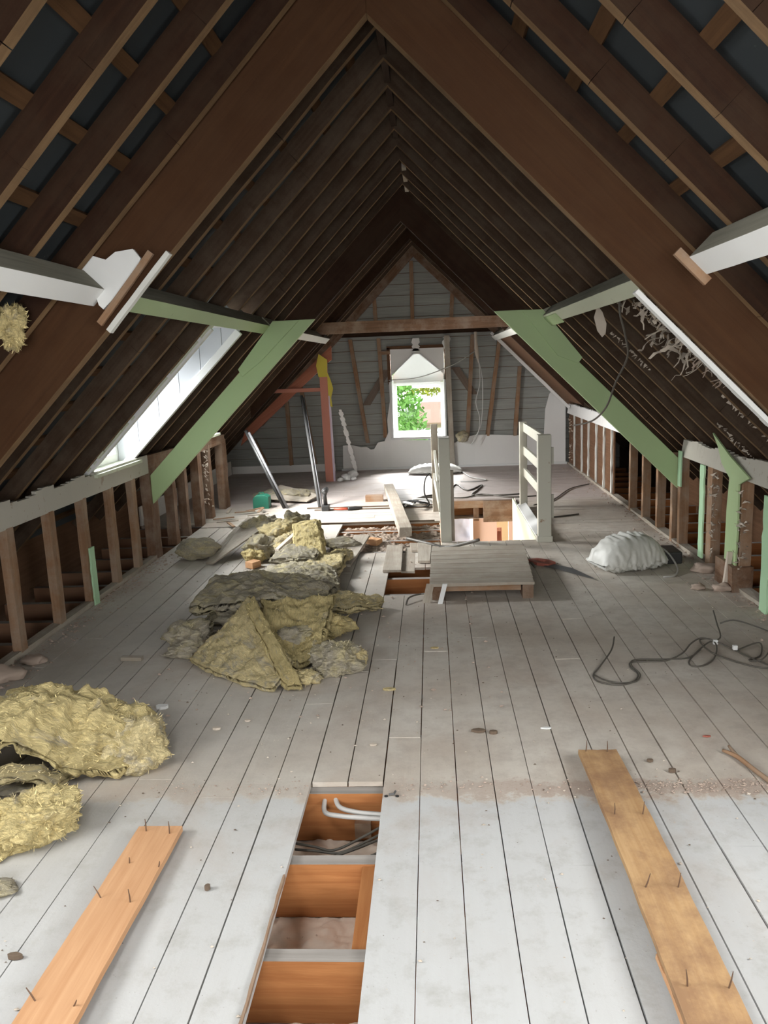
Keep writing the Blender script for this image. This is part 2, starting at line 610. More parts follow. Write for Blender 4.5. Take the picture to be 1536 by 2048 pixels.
fl = MB()
PITCH = 0.1367
TB = 0.02
k0 = int(math.floor((XL - (-0.219)) / PITCH))
for k in range(k0, 17):
    xa = -0.219 + PITCH * k
    xb = xa + PITCH
    xa2, xb2 = max(xa, XL), min(xb, XR)
    if xb2 - xa2 < 0.02:
        continue
    yend = 7.70 if xa < 0.9 else 7.05
    xm = (xa + xb) / 2
    cuts = [(h[2], h[3]) for h in HOLES if h[0] - 0.01 < xm < h[1] + 0.01]
    for lo, hi in subtract(YB, yend, cuts):
        js = [lo]
        y = lo + random.uniform(0.9, 3.4)
        while y < hi - 0.5:
            js.append(y)
            y += random.uniform(2.0, 3.8)
        js.append(hi)
        for a, b in zip(js[:-1], js[1:]):
            g = random.uniform(0.0012, 0.0045)
            dz = random.uniform(-0.0015, 0.0015)
            fl.box((xa2 + g * 0.5, a + 0.001, -TB + dz), (xb2 - g, b - 0.0015, dz), seg=max(1, int((b - a) / 0.5)), jit=0.0006)
y = 7.05
while y < YF - 0.02:
    yb = min(y + PITCH, YF)
    ym = (y + yb) / 2
    xlo = XL if ym < 7.9 else -3.0
    if ym < 7.70:
        segs = [(0.95, XR)]
    else:
        segs = subtract(xlo, XR, [(0.055, 0.90)] if ym < 8.9 else [])
    for lo, hi in segs:
        js = [lo] + ([random.uniform(lo + 0.6, hi - 0.6)] if hi - lo > 2 else []) + [hi]
        for a, b in zip(js[:-1], js[1:]):
            g = random.uniform(0.001, 0.004)
            dz = random.uniform(-0.0015, 0.0015)
            fl.box((a + 0.001, y + g * 0.5, -TB + dz), (b - 0.0015, yb - g, dz), seg=max(1, int((b - a) / 0.6)), jit=0.0006)
    y = yb
floor = struct(fl.build('floor', M['floor']), 'floor of old painted boards, white in front and dusty grey beyond')

# lath and plaster under the joists
lp = MB()


def rough_sheet(mb, x0, x1, y0, y1, z, nx, ny, amp, sd=0.0, thick=0.01):
    o = mb.off()
    vs, gs, fs = [], [], []
    for j in range(ny + 1):
        for i in range(nx + 1):
            x = x0 + (x1 - x0) * i / nx
            yy = y0 + (y1 - y0) * j / ny
            h = noise.fractal(V((x * 14 + sd, yy * 14, sd)), 0.7, 2.1, 5) * amp
            vs.append(V((x, yy, z + h)))
            gs.append(V((x, yy, h)))
    for j in range(ny):
        for i in range(nx):
            a = j * (nx + 1) + i
            fs.append((a, a + 1, a + nx + 2, a + nx + 1))
    mb.add(vs, fs, gs)


rough_sheet(lp, -0.75, 0.05, 1.2, 2.9, -0.215, 110, 240, 0.014)
rough_sheet(lp, -3.1, -0.75, -2.0, 11.8, -0.215, 60, 180, 0.014, 3)
rough_sheet(lp, 0.05, 0.88, -2.0, 6.8, -0.215, 10, 60, 0.012, 4)
rough_sheet(lp, 0.88, 2.75, -2.0, 11.8, -0.215, 60, 180, 0.014, 5)
rough_sheet(lp, -0.75, 0.05, -2.0, 1.2, -0.215, 8, 20, 0.01, 6)
rough_sheet(lp, -0.75, 0.05, 2.9, 11.8, -0.215, 60, 200, 0.014, 7)
rough_sheet(lp, 0.05, 0.88, 8.9, 11.8, -0.215, 10, 20, 0.01, 8)
struct(lp.build('ceiling', M['lath'], smooth=True, recalc=False), 'pinkish lath and plaster of the ceiling below, seen between the joists')

# roof covering: slate felt on both slopes, open at the dormers
DORM = [(-1, 5.38, 6.22, 1.20, 2.26), (-1, 7.55, 8.65, 1.34, 2.26), (-1, 0.55, 2.05, 1.20, 2.26), (-1, 0.15, 1.25, 0.45, 1.02), (1, 0.55, 2.05, 1.20, 2.26)]
HF = 0.112
for s, nm in ((-1, 'ceiling_left'), (1, 'ceiling_right')):
    rf = MB()
    ys = sorted({YB, 12.05} | {q for d in DORM if d[0] == s for q in (d[1], d[2])})
    dmax = 2.95
    d0 = -HF * SN
    for ya, yb in zip(ys[:-1], ys[1:]):
        cut = [(d[3], d[4]) for d in DORM if d[0] == s and d[1] <= ya + 1e-4 and yb <= d[2] + 1e-4]
        for da, db in subtract(d0, dmax, cut):
            poly = [RP(s, da, HF, ya), RP(s, db, HF, ya), RP(s, db, HF, yb), RP(s, da, HF, yb)]
            n = V((s * SN, 0, CS))
            rf.prism(poly, n * 0.03)
    struct(rf.build(nm, M['felt']), 'dark slate blue roof lining over the %s slope' % ('left' if s < 0 else 'right'))

# tile battens, each a thing
nb = 0
for s, sd in ((-1, 'left'), (1, 'right')):
    i = 0
    d = 0.10
    while d < 2.9:
        cut = [(q[1], q[2]) for q in DORM if q[0] == s and q[3] - 0.03 < d < q[4] + 0.03]
        sg = subtract(YB, 11.75, cut)
        for q, (a, b) in enumerate(sg):
            h = HF - 0.012
            mb = MB()
            mb.bar(RP(s, d, h, a), RP(s, d, h, b), V((s * CS, 0, -SN)) * 0.055, V((s * SN, 0, CS)) * 0.022, seg=20, jit=0.001)
            o = mb.build('tile_batten', M['batten'])
            where = '' if len(sg) == 1 else (', near piece', ', middle piece', ', far piece')[q if q < len(sg) - 1 else 2]
            tag(o, 'thin batten on the %s slope, %s from the ridge%s' % (sd, ORD[i], where), 'batten', 'tile battens under the roof')
        d += 0.1865
        i += 1

# end walls
OP = (-0.56, 0.19, 0.46, 1.66)
gw = MB()
z = -0.25
while z < 3.3:
    zt = min(z + 0.152, 3.34)
    xr = (ZR + 0.2 - z) / SL - 0.02
    lo, hi = max(-3.15, X0 - xr), min(2.8, X0 + xr)
    cut = []
    zm = (z + zt) / 2
    if OP[2] - 0.05 < zm < OP[3] + 0.02:
        cut = [(OP[0], OP[1])]
    for a, b in subtract(lo, hi, cut):
        gw.prism([(a, 11.80, z + 0.007), (b, 11.80, z + 0.007), (b, 11.812, zt), (a, 11.812, zt)], (0, 0.02, 0), ax=(1, 0, 0))
        gw.prism([(a, 11.85, z), (b, 11.85, z), (b, 11.85, zt), (a, 11.85, zt)], (0, 0.01, 0), ax=(1, 0, 0), mi=1)
    z = zt
    if zt >= 3.34:
        break
struct(gw.build('wall_far', [M['gableboard'], M['brownboard']]), 'bare dark weatherboards of the far gable')
nw = MB()
nw.prism([(-3.2, YB, -0.3), (2.8, YB, -0.3), (2.8, YB, 0.2), (X0, YB, 3.35), (-3.2, YB, 0.2)], (0, -0.1, 0))
struct(nw.build('wall_near', M['brownboard']))
for s, x, nm in ((-1, -3.12, 'wall_left'), (1, 2.72, 'wall_right')):
    e = MB()
    e.box((x, YB, -0.3), (x + s * 0.1, 12.0, 0.35))
    struct(e.build(nm, M['brownboard']))

# white lower lining of the far gable with a torn top edge
lw = MB()
top = [(-1.33, 0.10), (-1.32, 0.37), (-1.2, 0.38), (-1.05, 0.34), (-0.97, 0.345), (-0.91, 0.30), (-0.86, 0.305), (-0.80, 0.40), (-0.72, 0.415), (-0.63, 0.43), (-0.60, 0.43),
       (0.24, 0.40), (0.33, 0.36), (0.45, 0.43), (0.62, 0.465), (0.85, 0.46), (1.2, 0.44), (1.5, 0.43), (1.62, 0.43), (1.64, 0.80), (1.70, 1.02), (1.76, 1.07), (1.93, 0.90)]
for (xa, za), (xb, zb) in zip(top[:-1], top[1:]):
    lw.prism([(xa, 11.74, 0), (xb, 11.74, 0), (xb, 11.74, zb), (xa, 11.74, za)], (0, 0.02, 0), ax=(1, 0, 0))
o = lw.build('plaster_lining', M['plaster'])
tag(o, 'white lower lining board of the far gable wall with a torn top edge', 'wall panel')
sl = MB()
sl.prism([(-0.70, 11.735, 0.42), (-0.56, 11.735, 0.42), (-0.56, 11.735, 1.27), (-0.605, 11.735, 1.27), (-0.60, 11.735, 1.0), (-0.65, 11.735, 0.72), (-0.64, 11.735, 0.55)], (0, 0.02, 0))
tag(sl.build('plaster_strip', M['plaster']), 'torn white plaster strip left of the far gable window', 'wall panel')
bb = MB()
bb.box((-1.35, 11.715, 0), (XR, 11.74, 0.03))
struct(bb.build('baseboard_far', M['brightwhite']))
bl = MB()
bl.box((-3.0, 11.74, 0), (-1.45, 11.76, 0.11))
struct(bl.build('trim_1', M['plaster']))

# ------------------------------------------------------------------ far window (in a little gabled recess)
wy = 12.22
wi = thing('window_1', 'small far gable window in a white lined recess with a view of green trees', 'window', (-0.19, wy, 0.46))
del wi['category']
wi['kind'] = 'structure'
mb = MB()
mb.box((-0.60, 11.70, 0.43), (0.24, wy, 0.47))                       # sill
mb.box((-0.585, 11.70, 0.47), (-0.56, wy, 1.28))                     # jambs
mb.box((0.19, 11.70, 0.47), (0.215, wy, 1.28))
mb.build('window_lining', M['brightwhite'], wi, bevel=0.003)
mb = MB()
mb.box((-0.565, wy - 0.05, 0.47), (-0.515, wy, 1.24))
mb.box((0.145, wy - 0.05, 0.47), (0.195, wy, 1.24))
mb.box((-0.515, wy - 0.05, 0.47), (0.145, wy, 0.52))
mb.box((-0.515, wy - 0.05, 1.20), (0.145, wy, 1.245))
wfr = mb.build('window_frame', M['brightwhite'], wi, bevel=0.003)
mb = MB()
mb.box((-0.515, wy - 0.026, 0.52), (0.145, wy - 0.022, 1.20))
mb.build('pane', M['glass'], wfr)
mb = MB()   # pentagon end panel above the glass, sloping soffits, front fascia
pk = 1.655
mb.prism([(-0.565, wy - 0.01, 1.245), (0.195, wy - 0.01, 1.245), (0.195, wy - 0.01, 1.36), (-0.15, wy - 0.01, 1.69), (-0.235, wy - 0.01, 1.69), (-0.565, wy - 0.01, 1.36)], (0, 0.03, 0))
mb.prism([(-0.56, 11.72, 1.36), (-0.235, 11.72, pk), (-0.235, wy, pk + 0.035), (-0.56, wy, 1.375)], (0, 0.0, 0.02))
mb.prism([(0.19, 11.72, 1.36), (-0.15, 11.72, pk), (-0.15, wy, pk + 0.035), (0.19, wy, 1.375)], (0, 0.0, 0.02))
mb.prism([(-0.235, 11.72, pk), (-0.15, 11.72, pk), (-0.15, wy, pk + 0.035), (-0.235, wy, pk + 0.035)], (0, 0.0, 0.02))
mb.build('recess_lining', M['brightwhite'], wi)
mb = MB()
mb.prism([(-0.57, 11.735, 1.36), (-0.235, 11.735, pk), (-0.235, 11.735, 1.735), (-0.57, 11.735, 1.735)], (0, 0.02, 0))
mb.prism([(0.20, 11.735, 1.36), (0.20, 11.735, 1.735), (-0.15, 11.735, 1.735), (-0.15, 11.735, pk)], (0, 0.02, 0))
mb.prism([(-0.235, 11.735, pk), (-0.15, 11.735, pk), (-0.15, 11.735, 1.735), (-0.235, 11.735, 1.735)], (0, 0.02, 0))
mb.build('fascia', M['plaster'], wi)
mb = MB()
mb.box((-0.62, 11.75, 1.24), (-0.575, wy + 0.03, 1.76))
mb.box((0.205, 11.75, 1.24), (0.235, wy + 0.03, 1.76))
mb.box((-0.62, 11.75, 1.735), (0.235, wy + 0.03, 1.78))
mb.build('recess_casing', M['brownboard'], wi)

# dormer windows: one visible on the left slope, two near the camera that only let the daylight in


def dormer(idx, s, y0, y1, label, dn=1.22):
    root = thing('window_%d' % idx, label, 'window', (X0 + s * 2.3, (y0 + y1) / 2, 0.86))
    del root['category']
    root['kind'] = 'structure'
    xw = X0 + s * 2.30          # plane of the window
    xi = X0 + s * 2.14          # knee wall line
    zt = 3.09 - dn - 0.005
    for yy, t in ((y1 - 0.002, -0.014), (y0 + 0.002, 0.014)):
        c = MB()
        n = 6
        for i in range(n):      # tongue and groove lining of the cheek, one mesh
            a = X0 + s * (dn + (2.30 - dn) * i / n)
            b = X0 + s * (dn + (2.30 - dn) * (i + 1) / n) - s * 0.004
            za, zb = roofz(a) + 0.0, roofz(b) + 0.0
            c.prism([(a, yy, za), (b, yy, zb), (b, yy, zt), (a, yy, zt)], (0, t, 0), ax=(0, 0, 1))
        c.build('cheek', M['cheek'], root)
        c = MB()
        c.bar((X0 + s * (dn + 0.04), yy + t * 0.3, roofz(X0 + s * (dn + 0.04))), (X0 + s * 2.28, yy + t * 0.3, roofz(X0 + s * 2.28)), (0, 0.05, 0), V((s * SN, 0, CS)) * 0.055)
        c.build('cheek_trim', M['brightwhite'], root, bevel=0.003)
    t = MB()
    t.box((xi - s * 0.02, y0 - 0.02, 0.845), (xw + s * 0.05, y1 + 0.02, 0.87))
    t.build('window_sill', M['cream'], root, bevel=0.003)
    t = MB()
    t.box((xw, y0, zt), (X0 + s * (dn - 0.01), y1, zt + 0.02))
    t.build('soffit', M['brightwhite'], root)
    t = MB()
    for a, b in ((y0, y0 + 0.06), (y1 - 0.06, y1)):
        t.box((xw, a, 0.87), (xw + s * 0.05, b, zt))
    t.box((xw, y0 + 0.06, 0.87), (xw + s * 0.05, y1 - 0.06, 0.93))
    t.box((xw, y0 + 0.06, zt - 0.06), (xw + s * 0.05, y1 - 0.06, zt))
    ym = (y0 + y1) / 2
    t.box((xw + s * 0.005, ym - 0.02, 0.93), (xw + s * 0.045, ym + 0.02, zt - 0.06))
    t.box((xw + s * 0.01, y0 + 0.06, 1.36), (xw + s * 0.04, ym - 0.02, 1.39))
    t.box((xw + s * 0.01, ym + 0.02, 1.36), (xw + s * 0.04, y1 - 0.06, 1.39))
    wfr = t.build('window_frame', M['brightwhite'], root, bevel=0.003)
    t = MB()
    t.box((xw + s * 0.023, y0 + 0.06, 0.93), (xw + s * 0.027, y1 - 0.06, zt - 0.06))
    t.build('pane', M['glass'], wfr)
    return root


dormer(2, -1, 5.38, 6.22, 'white boarded dormer window in the left slope')
dormer(3, -1, 0.55, 2.05, 'near dormer window in the left slope')
dormer(4, 1, 0.55, 2.05, 'near dormer window in the right slope')
dormer(5, -1, 7.55, 8.65, 'added dormer window in the left slope, hidden beyond the green truss', 1.35)  # added out of sight behind the green board to let light into the far half

rw = thing('window_6', 'small roof window high in the left slope behind the camera', 'window', RP(-1, 0.74, 0.1, 0.7))
del rw['category']
rw['kind'] = 'structure'
t = MB()
nn = V((-SN, 0, CS))
for ya_, yb_, da_, db_ in ((0.15, 0.21, 0.45, 1.02), (1.19, 1.25, 0.45, 1.02), (0.21, 1.19, 0.45, 0.50), (0.21, 1.19, 0.97, 1.02)):
    t.prism([RP(-1, da_, HF - 0.02, ya_), RP(-1, db_, HF - 0.02, ya_), RP(-1, db_, HF - 0.02, yb_), RP(-1, da_, HF - 0.02, yb_)], nn * 0.06)
wfr = t.build('window_frame', M['brightwhite'], rw)
t = MB()
t.prism([RP(-1, 0.50, HF, 0.21), RP(-1, 0.97, HF, 0.21), RP(-1, 0.97, HF, 1.19), RP(-1, 0.50, HF, 1.19)], nn * 0.005)
t.build('pane', M['glass'], wfr)

# jagged strip of old lining left along the near edge of the visible dormer
mb = MB()
for i in range(46):
    d = 1.14 + 1.05 * i / 46
    d2 = 1.14 + 1.05 * (i + 1) / 46
    wj = 0.045 + 0.03 * noise.noise(V((i * 0.31, 2.2, 0))) + random.uniform(-0.012, 0.012)
    mb.prism([RP(-1, d, -0.012, 5.40), RP(-1, d2, -0.012, 5.40), RP(-1, d2, -0.012, 5.40 - wj), RP(-1, d, -0.012, 5.40 - wj)], RP(-1, 0, 0.012, 0) - RP(-1, 0, 0, 0), ax=(1, 0, 0))
tag(mb.build('lining_remnant', M['cream']), 'jagged pale strip of old lining along the near edge of the left dormer', 'wall panel')

# ------------------------------------------------------------------ joists
CUTJ = []
i = 0
y = 1.447
while y < 11.6:
    segs = [(-3.05, 2.68)]
    if 6.75 < y < 8.95:
        segs = [(-3.05, 0.045), (0.96, 2.68)]
    for q, (a, b) in enumerate(segs):
        mb = MB()
        mb.box((a, y, -0.212), (b, y + 0.05, -0.0225), seg=14, jit=0.0012, topmi=1)
        o = mb.build('floor_joist', [M['joist'], M['joisttop']])
        where = '' if len(segs) == 1 else (' left of the stairwell' if q == 0 else ' right of the stairwell')
        tag(o, 'orange-brown floor joist%s, %s from the front' % (where, ORD[i]), 'joist', 'floor joists')
    i += 1
    y += 0.425
# short blocking piece along the right side of the front slot
mb = MB()
mb.box((-0.262, 1.925, -0.20), (-0.222, 2.295, -0.03))
tag(mb.build('blocking_piece', M['joist']), 'short orange blocking piece at the right side of the open floor slot', 'timber')
mb = MB()
mb.box((-0.50, 2.775, -0.07), (-0.33, 2.80, -0.022))
mb.build('x', M['stud']).name = 'batten_offcut'
o = bpy.data.objects['batten_offcut']
tag(o, 'short pale batten under the far end of the open floor slot', 'timber')

# ------------------------------------------------------------------ common rafters
YBACK = [3.60 + 0.425 * k for k in range(19)]
YRS = {-1: [1.54, 1.97, 2.36, 2.72, 3.10] + YBACK, 1: [1.42, 1.83, 2.23, 2.69, 3.12] + YBACK}
GAPS = {-1: [(5.33, 6.27), (7.5, 8.7), (0.5, 2.08)], 1: [(0.5, 2.08)]}
W = 0.045
for s, sd in ((-1, 'left'), (1, 'right')):
    nf, nbk = 0, 0
    YR = YRS[s]
    front = [y for y in YR if y < 3.15]
    for y in YR:
        hi = 0.092
        dend = 2.85
        if any(a < y < b for a, b in GAPS[s]) and y < 3.0:
            dend = 1.16
        elif any(a < y < b for a, b in GAPS[s]):
            dend = 1.16
        mb = MB()
        n = 12
        off = mb.off()
        rr = random.Random(int(y * 100) + s)
        for i in range(n):
            da, db = dend * i / n, dend * (i + 1) / n
            # sawn edge wanders a little
            ja = 0.006 * noise.noise(V((da * 3, y, s)))
            jb = 0.006 * noise.noise(V((db * 3, y, s)))
            p = [RP(s, da - (ja * SN if i else ja * SN), ja, y), RP(s, db, jb, y), RP(s, db, hi, y), RP(s, da if i else -hi * SN, hi, y)]
            mb.prism(p, (0, W, 0), ax=RP(s, 1, 0, 0) - RP(s, 0, 0, 0), o=off)
            mb.m[-4] = 1        # lower edge in a lighter wood tone
        o = mb.build('rafter', [M['rafter'] if y < 3.15 else M['rafterhazed'], M['edge']])
        if y < 3.15:
            nf += 1
            lab = 'rough brown rafter of the %s slope, %s in front of the big truss board' % (sd, ORD[len(front) - nf])
        else:
            nbk += 1
            lab = 'rough brown rafter of the %s slope, %s beyond the big truss board' % (sd, ORD[nbk - 1])
        tag(o, lab, 'rafter', 'common rafters of the %s slope' % sd)

# ridge board
mb = MB()
mb.box((X0 - 0.018, 0.5, 3.10), (X0 + 0.018, 6.0, 3.27), seg=10, jit=0.002)
tag(mb.build('ridge_board', M['rafter']), 'narrow ridge board between the rafter tips at the near half of the roof', 'ridge board')
mb = MB()
mb.box((X0 + 0.01, 6.9, 3.10), (X0 + 0.045, 8.2, 3.27), seg=4, jit=0.002)
tag(mb.build('ridge_board', M['greyboard']), 'pale grey ridge board piece at the far half of the roof', 'ridge board')

# ------------------------------------------------------------------ principal trusses
VERT = V((0, 0, 1))


def principal(s, y, t, h0, h1, xe):
    de0 = abs(xe - X0) - h0 * SN
    de1 = abs(xe - X0) - h1 * SN
    return [RP(s, -h0 * SN, h0, y), RP(s, de0, h0, y), RP(s, de1, h1, y), RP(s, -h1 * SN, h1, y)]


def axs(s):
    return RP(s, 1, 0, 0) - RP(s, 0, 0, 0)


# near truss: bare brown boards
tr = thing('roof_truss', 'large bare brown truss of wide boards spanning the roof nearest the camera', 'roof truss', (X0, 3.25, 0.0))
for s in (-1, 1):
    mb = MB()
    P = principal(s, 3.18, 0.05, -0.205, 0.06, X0 + s * 2.15)
    mb.prism(P, (0, 0.062, 0), ax=axs(s))
    mb.m[-4] = 1
    mb.build('principal_rafter', [M['principal'], M['edge']], tr, bevel=0.002)
# second truss: green painted boards below the old ceiling line
tr = thing('roof_truss', 'middle truss with wide boards painted green below the old ceiling line', 'roof truss', (X0, 6.5, 0.0))
for s in (-1, 1):
    P = principal(s, 6.45, 0.05, -0.335, -0.165, XL if s < 0 else XR)
    up = clip(P, (0, 0, -1), -1.912)
    lo = clip(P, (0, 0, 1), 1.912)
    mb = MB()
    mb.prism(lo, (0, 0.05, 0), ax=axs(s))
    o = mb.build('painted_board', M['green'], tr, bevel=0.003)
    o['label'] = 'green painted lower length of the board'
    mb = MB()
    mb.prism(up, (0, 0.05, 0), ax=axs(s))
    mb.build('bare_board', M['rafter'], tr)
    # gusset
    g = [(0.86, 1.91), (0.60, 1.912), (1.155, 1.50), (1.185, 1.525)] if s > 0 else None
    if s > 0:
        poly = [V((0.72, 6.44, 1.91)), V((0.885, 6.44, 1.91)), V((1.19, 6.44, 1.53)), V((1.155, 6.44, 1.485)), V((1.0, 6.44, 1.55))]
    else:
        poly = [V((-1.02, 6.44, 1.91)), V((-1.235, 6.44, 1.91)), V((-1.54, 6.44, 1.545)), V((-1.51, 6.44, 1.485)), V((-1.35, 6.44, 1.60))]
    mb = MB()
    mb.prism(poly, (0, 0.028, 0))
    mb.build('gusset_board', M['green'], tr, bevel=0.003)
# third truss with its collar beam
tr = thing('roof_truss', 'far bare brown truss with a dark horizontal collar beam', 'roof truss', (X0, 9.7, 1.9))
for s in (-1, 1):
    mb = MB()
    P = principal(s, 9.68, 0.05, -0.10, 0.0, X0 + s * 2.0)
    mb.prism(P, (0, 0.05, 0), ax=axs(s))
    mb.build('principal_rafter', M['rafter'], tr)
mb = MB()
mb.bar((X0 - 1.16, 9.66, 1.975), (X0 + 1.15, 9.66, 1.975), (0, 0.05, 0), (0, 0, 0.135), 8, 0.001)
mb.build('collar_beam', M['studdark'], tr)

# purlins: square timbers under the rafters, lower face painted


def purlin(s, ya, yb, dA, mat_low, label, chunk=False):
    """A is the up-slope lower arris"""
    mb = MB()
    n = max(2, int((yb - ya) / 0.12))
    a = V((s * CS, 0, -SN))
    u = V((s * SN, 0, CS))
    sz = 0.108
    o = mb.off()
    vs, gs, fs = [], [], []
    A = RP(s, dA, -0.11, 0)
    for i in range(n + 1):
        y = ya + (yb - ya) * i / n
        for k, (p, q) in enumerate(((0, 0), (0.085, 0), (0.085, sz), (0, sz))):
            j = 0.003 * noise.noise(V((y * 7, k * 3, s)))
            vs.append(V((A.x, y, A.z)) + a * (p + j) + u * (q + j))
            gs.append(o + V((y, p, q)))
    for i in range(n):
        for k in range(4):
            b0, b1 = i * 4 + k, i * 4 + (k + 1) % 4
            fs.append((b0, b1, b1 + 4, b0 + 4))
    fs.append((0, 1, 2, 3))
    fs.append(tuple(n * 4 + q for q in (3, 2, 1, 0)))
    mb.add(vs, fs, gs, 1)
    for i in range(n):
        mb.m[i * 4] = 0
        mb.m[i * 4 + 1] = 0
    ob = mb.build('purlin', [mat_low, M['unpaint']], bevel=0.002)
    tag(ob, label, 'roof beam', 'roof purlins')


dAl = (1.060 + 0.11 * SN)
dAr = (1.075 + 0.11 * SN)
purlin(-1, -1.5, 3.21, dAl, M['brightwhite'], 'white painted purlin at the upper left, in front of the big truss')
purlin(-1, 3.30, 6.43, dAl, M['green'], 'green painted purlin on the left slope between the two near trusses')
purlin(-1, 6.53, 10.30, dAl, M['white'], 'left slope purlin beyond the green truss, ending above the red post')
purlin(1, -1.5, 2.86, dAr, M['brightwhite'], 'white painted purlin at the upper right, cut off in front of the big truss')
purlin(1, 3.30, 6.43, dAr, M['cream'], 'pale cream purlin on the right slope between the two near trusses')
purlin(1, 6.53, 11.72, dAr, M['white'], 'right slope purlin beyond the green truss, reaching the far gable')
# cut board end under the right purlin
mb = MB()
mb.bar(RP(1, dAr - 0.03, -0.122, 2.868), RP(1, dAr + 0.075, -0.122, 2.868), (0, 0.02, 0), V((SN, 0, CS)) * 0.03)
tag(mb.build('board_end', M['stud']), 'short raw board end at the cut end of the upper right white purlin', 'timber')
# green join piece on the cream purlin
mb = MB()
A = RP(1, dAr + 0.0425, -0.1145, 0)
mb.bar((A.x, 5.85, A.z), (A.x, 6.42, A.z), V((CS, 0, -SN)) * 0.088, V((SN, 0, CS)) * 0.006)
tag(mb.build('painted_strip', M['green']), 'green painted strip on the right purlin next to the green truss', 'trim')

# white panel remnant and sticks on the near truss, left
mb = MB()
pts = [(-1.363, 1.932), (-1.359, 2.012), (-1.30, 2.005), (-1.24, 1.985), (-1.2, 2.012), (-1.13, 2.02), (-1.101, 1.983), (-1.148, 1.909), (-1.21, 1.85), (-1.269, 1.80), (-1.285, 1.816), (-1.295, 1.855), (-1.395, 1.867), (-1.426, 1.865), (-1.40, 1.93)]
mb.prism([(x, 3.155, z) for x, z in pts], (0, 0.02, 0))
tag(mb.build('plasterboard_remnant', M['brightwhite']), 'torn white board fixed to the left side of the big brown truss', 'wall panel')
mb = MB()
mb.bar((-1.29, 3.16, 1.745), (-1.06, 3.16, 2.005), V((0.03, 0, -0.028)) * 0.6, (0, 0.018, 0), 5, 0.001)
tag(mb.build('timber_strip', M['stud']), 'raw brown strip beside the torn white board on the big truss', 'timber')
mb = MB()
mb.bar((-1.255, 3.16, 1.715), (-0.99, 3.16, 2.00), V((0.03, 0, -0.028)) * 0.5, (0, 0.03, 0), 5, 0.001)
tag(mb.build('timber_strip', M['white']), 'pale splintered strip along the lower left edge of the big truss', 'timber')

# white edge trim along the underside of the near truss, right
mb = MB()
n = 40
off = mb.off()
for i in range(n):
    d, d2 = 1.15 + 1.12 * i / n, 1.15 + 1.12 * (i + 1) / n
    wj = 0.045 + (random.uniform(-0.008, 0.010) if i > 8 else 0)
    mb.prism([RP(1, d, -0.232, 3.215), RP(1, d2, -0.232, 3.215), RP(1, d2, -0.232, 3.215 + wj), RP(1, d, -0.232, 3.215 + wj)], RP(1, 0, 0.018, 0) - RP(1, 0, 0, 0), ax=axs(1), o=off)
tag(mb.build('edge_trim', M['brightwhite']), 'bright white strip fixed along the lower edge of the big truss, right side', 'trim')

# lining edge along the far gable, right slope and left
mb = MB()
mb.bar(RP(1, 1.12, -0.09, 11.5), RP(1, 2.2, -0.09, 11.5), (0, 0.03, 0), V((SN, 0, CS)) * 0.04, 12, 0.002)
tag(mb.build('edge_trim', M['plaster']), 'white lining edge sloping down at the right of the far gable', 'trim')
mb = MB()
mb.prism([RP(1, 1.15, -0.05, 10.3), RP(1, 2.12, -0.05, 10.3), RP(1, 2.12, -0.05, 11.5), RP(1, 1.15, -0.05, 11.5)], V((SN, 0, CS)) * 0.015, ax=axs(1))
tag(mb.build('slope_lining', M['brownboard']), 'brown boarding on the right slope next to the far gable', 'wall panel')

# ------------------------------------------------------------------ gable studs
GS = [((-1.144, 1.90), (-0.949, 0.40), 'slanting, second left of the far window'), ((-0.731, 1.90), (-0.686, 0.47), 'close left of the far window'),
      ((0.616, 1.90), (0.516, 0.44), 'first slender one right of the far window'), ((1.004, 1.86), (0.806, 0.44), 'second slender one right of the far window'),
      ((1.283, 1.42), (1.204, 0.43), 'rightmost on the far gable'), ((-1.902, 1.28), (-1.742, 0.10), 'first left of the red post'),
      ((-2.118, 1.05), (-2.104, 0.10), 'second left of the red post'), ((-2.653, 0.52), (-2.467, 0.10), 'leftmost of the far gable'),
      ((0.345, 2.50), (0.315, 2.05), 'short, upper right under the gable slope'), ((-0.228, 2.95), (-0.234, 2.05), 'central, upper, below the ridge'),
      ((-0.772, 2.48), (-0.758, 2.05), 'short, upper left under the gable slope')]
for (xa, za), (xb, zb), wh in GS:
    mb = MB()
    mb.bar((xb, 11.765, zb), (xa, 11.765, za), (0.055, 0, 0), (0, 0.05, 0), 6, 0.003)
    tag(mb.build('gable_stud', M['stud']), 'brown gable stud, ' + wh, 'stud', 'studs of the far gable')
mb = MB()
mb.bar((0.285, 11.70, 0.0), (0.245, 11.70, 1.90), (0.075, 0, 0), (0, 0.07, 0), 6, 0.002)
tag(mb.build('gable_stud', M['greyboard']), 'thick grey post forming the right side of the far window opening', 'stud', 'studs of the far gable')
mb = MB()
mb.bar((-0.75, 11.765, 1.69), (0.3, 11.765, 1.70), (0, 0.05, 0), (0, 0, 0.045), 6, 0.003)
tag(mb.build('window_header', M['stud']), 'thin dusty header timber above the far window', 'timber')
mb = MB()
mb.bar((-1.3, 11.765, 1.965), (1.0, 11.765, 1.965), (0, 0.05, 0), (0, 0, 0.07), 6, 0.003)
tag(mb.build('gable_crossbeam', M['rafter']), 'dark cross timber on the far gable at the old ceiling line', 'timber')
mb = MB()
for xq, wq in ((-0.19, 0.10), (0.24, 0.10)):
    pl = []
    for i in range(7):
        pl.append((xq + wq / 2 + random.uniform(-0.025, 0.02), 11.735, 1.70 + 0.18 * i / 6))
    for i in range(6, -1, -1):
        pl.append((xq - wq / 2 + random.uniform(-0.02, 0.025), 11.735, 1.70 + 0.18 * i / 6))
    m2 = MB()
    m2.prism(pl, (0, 0.02, 0))
    tag(m2.build('plaster_remnant', M['plaster']), 'torn plaster scrap above the far window, %s' % ('centre' if xq < 0 else 'right'), 'plaster')
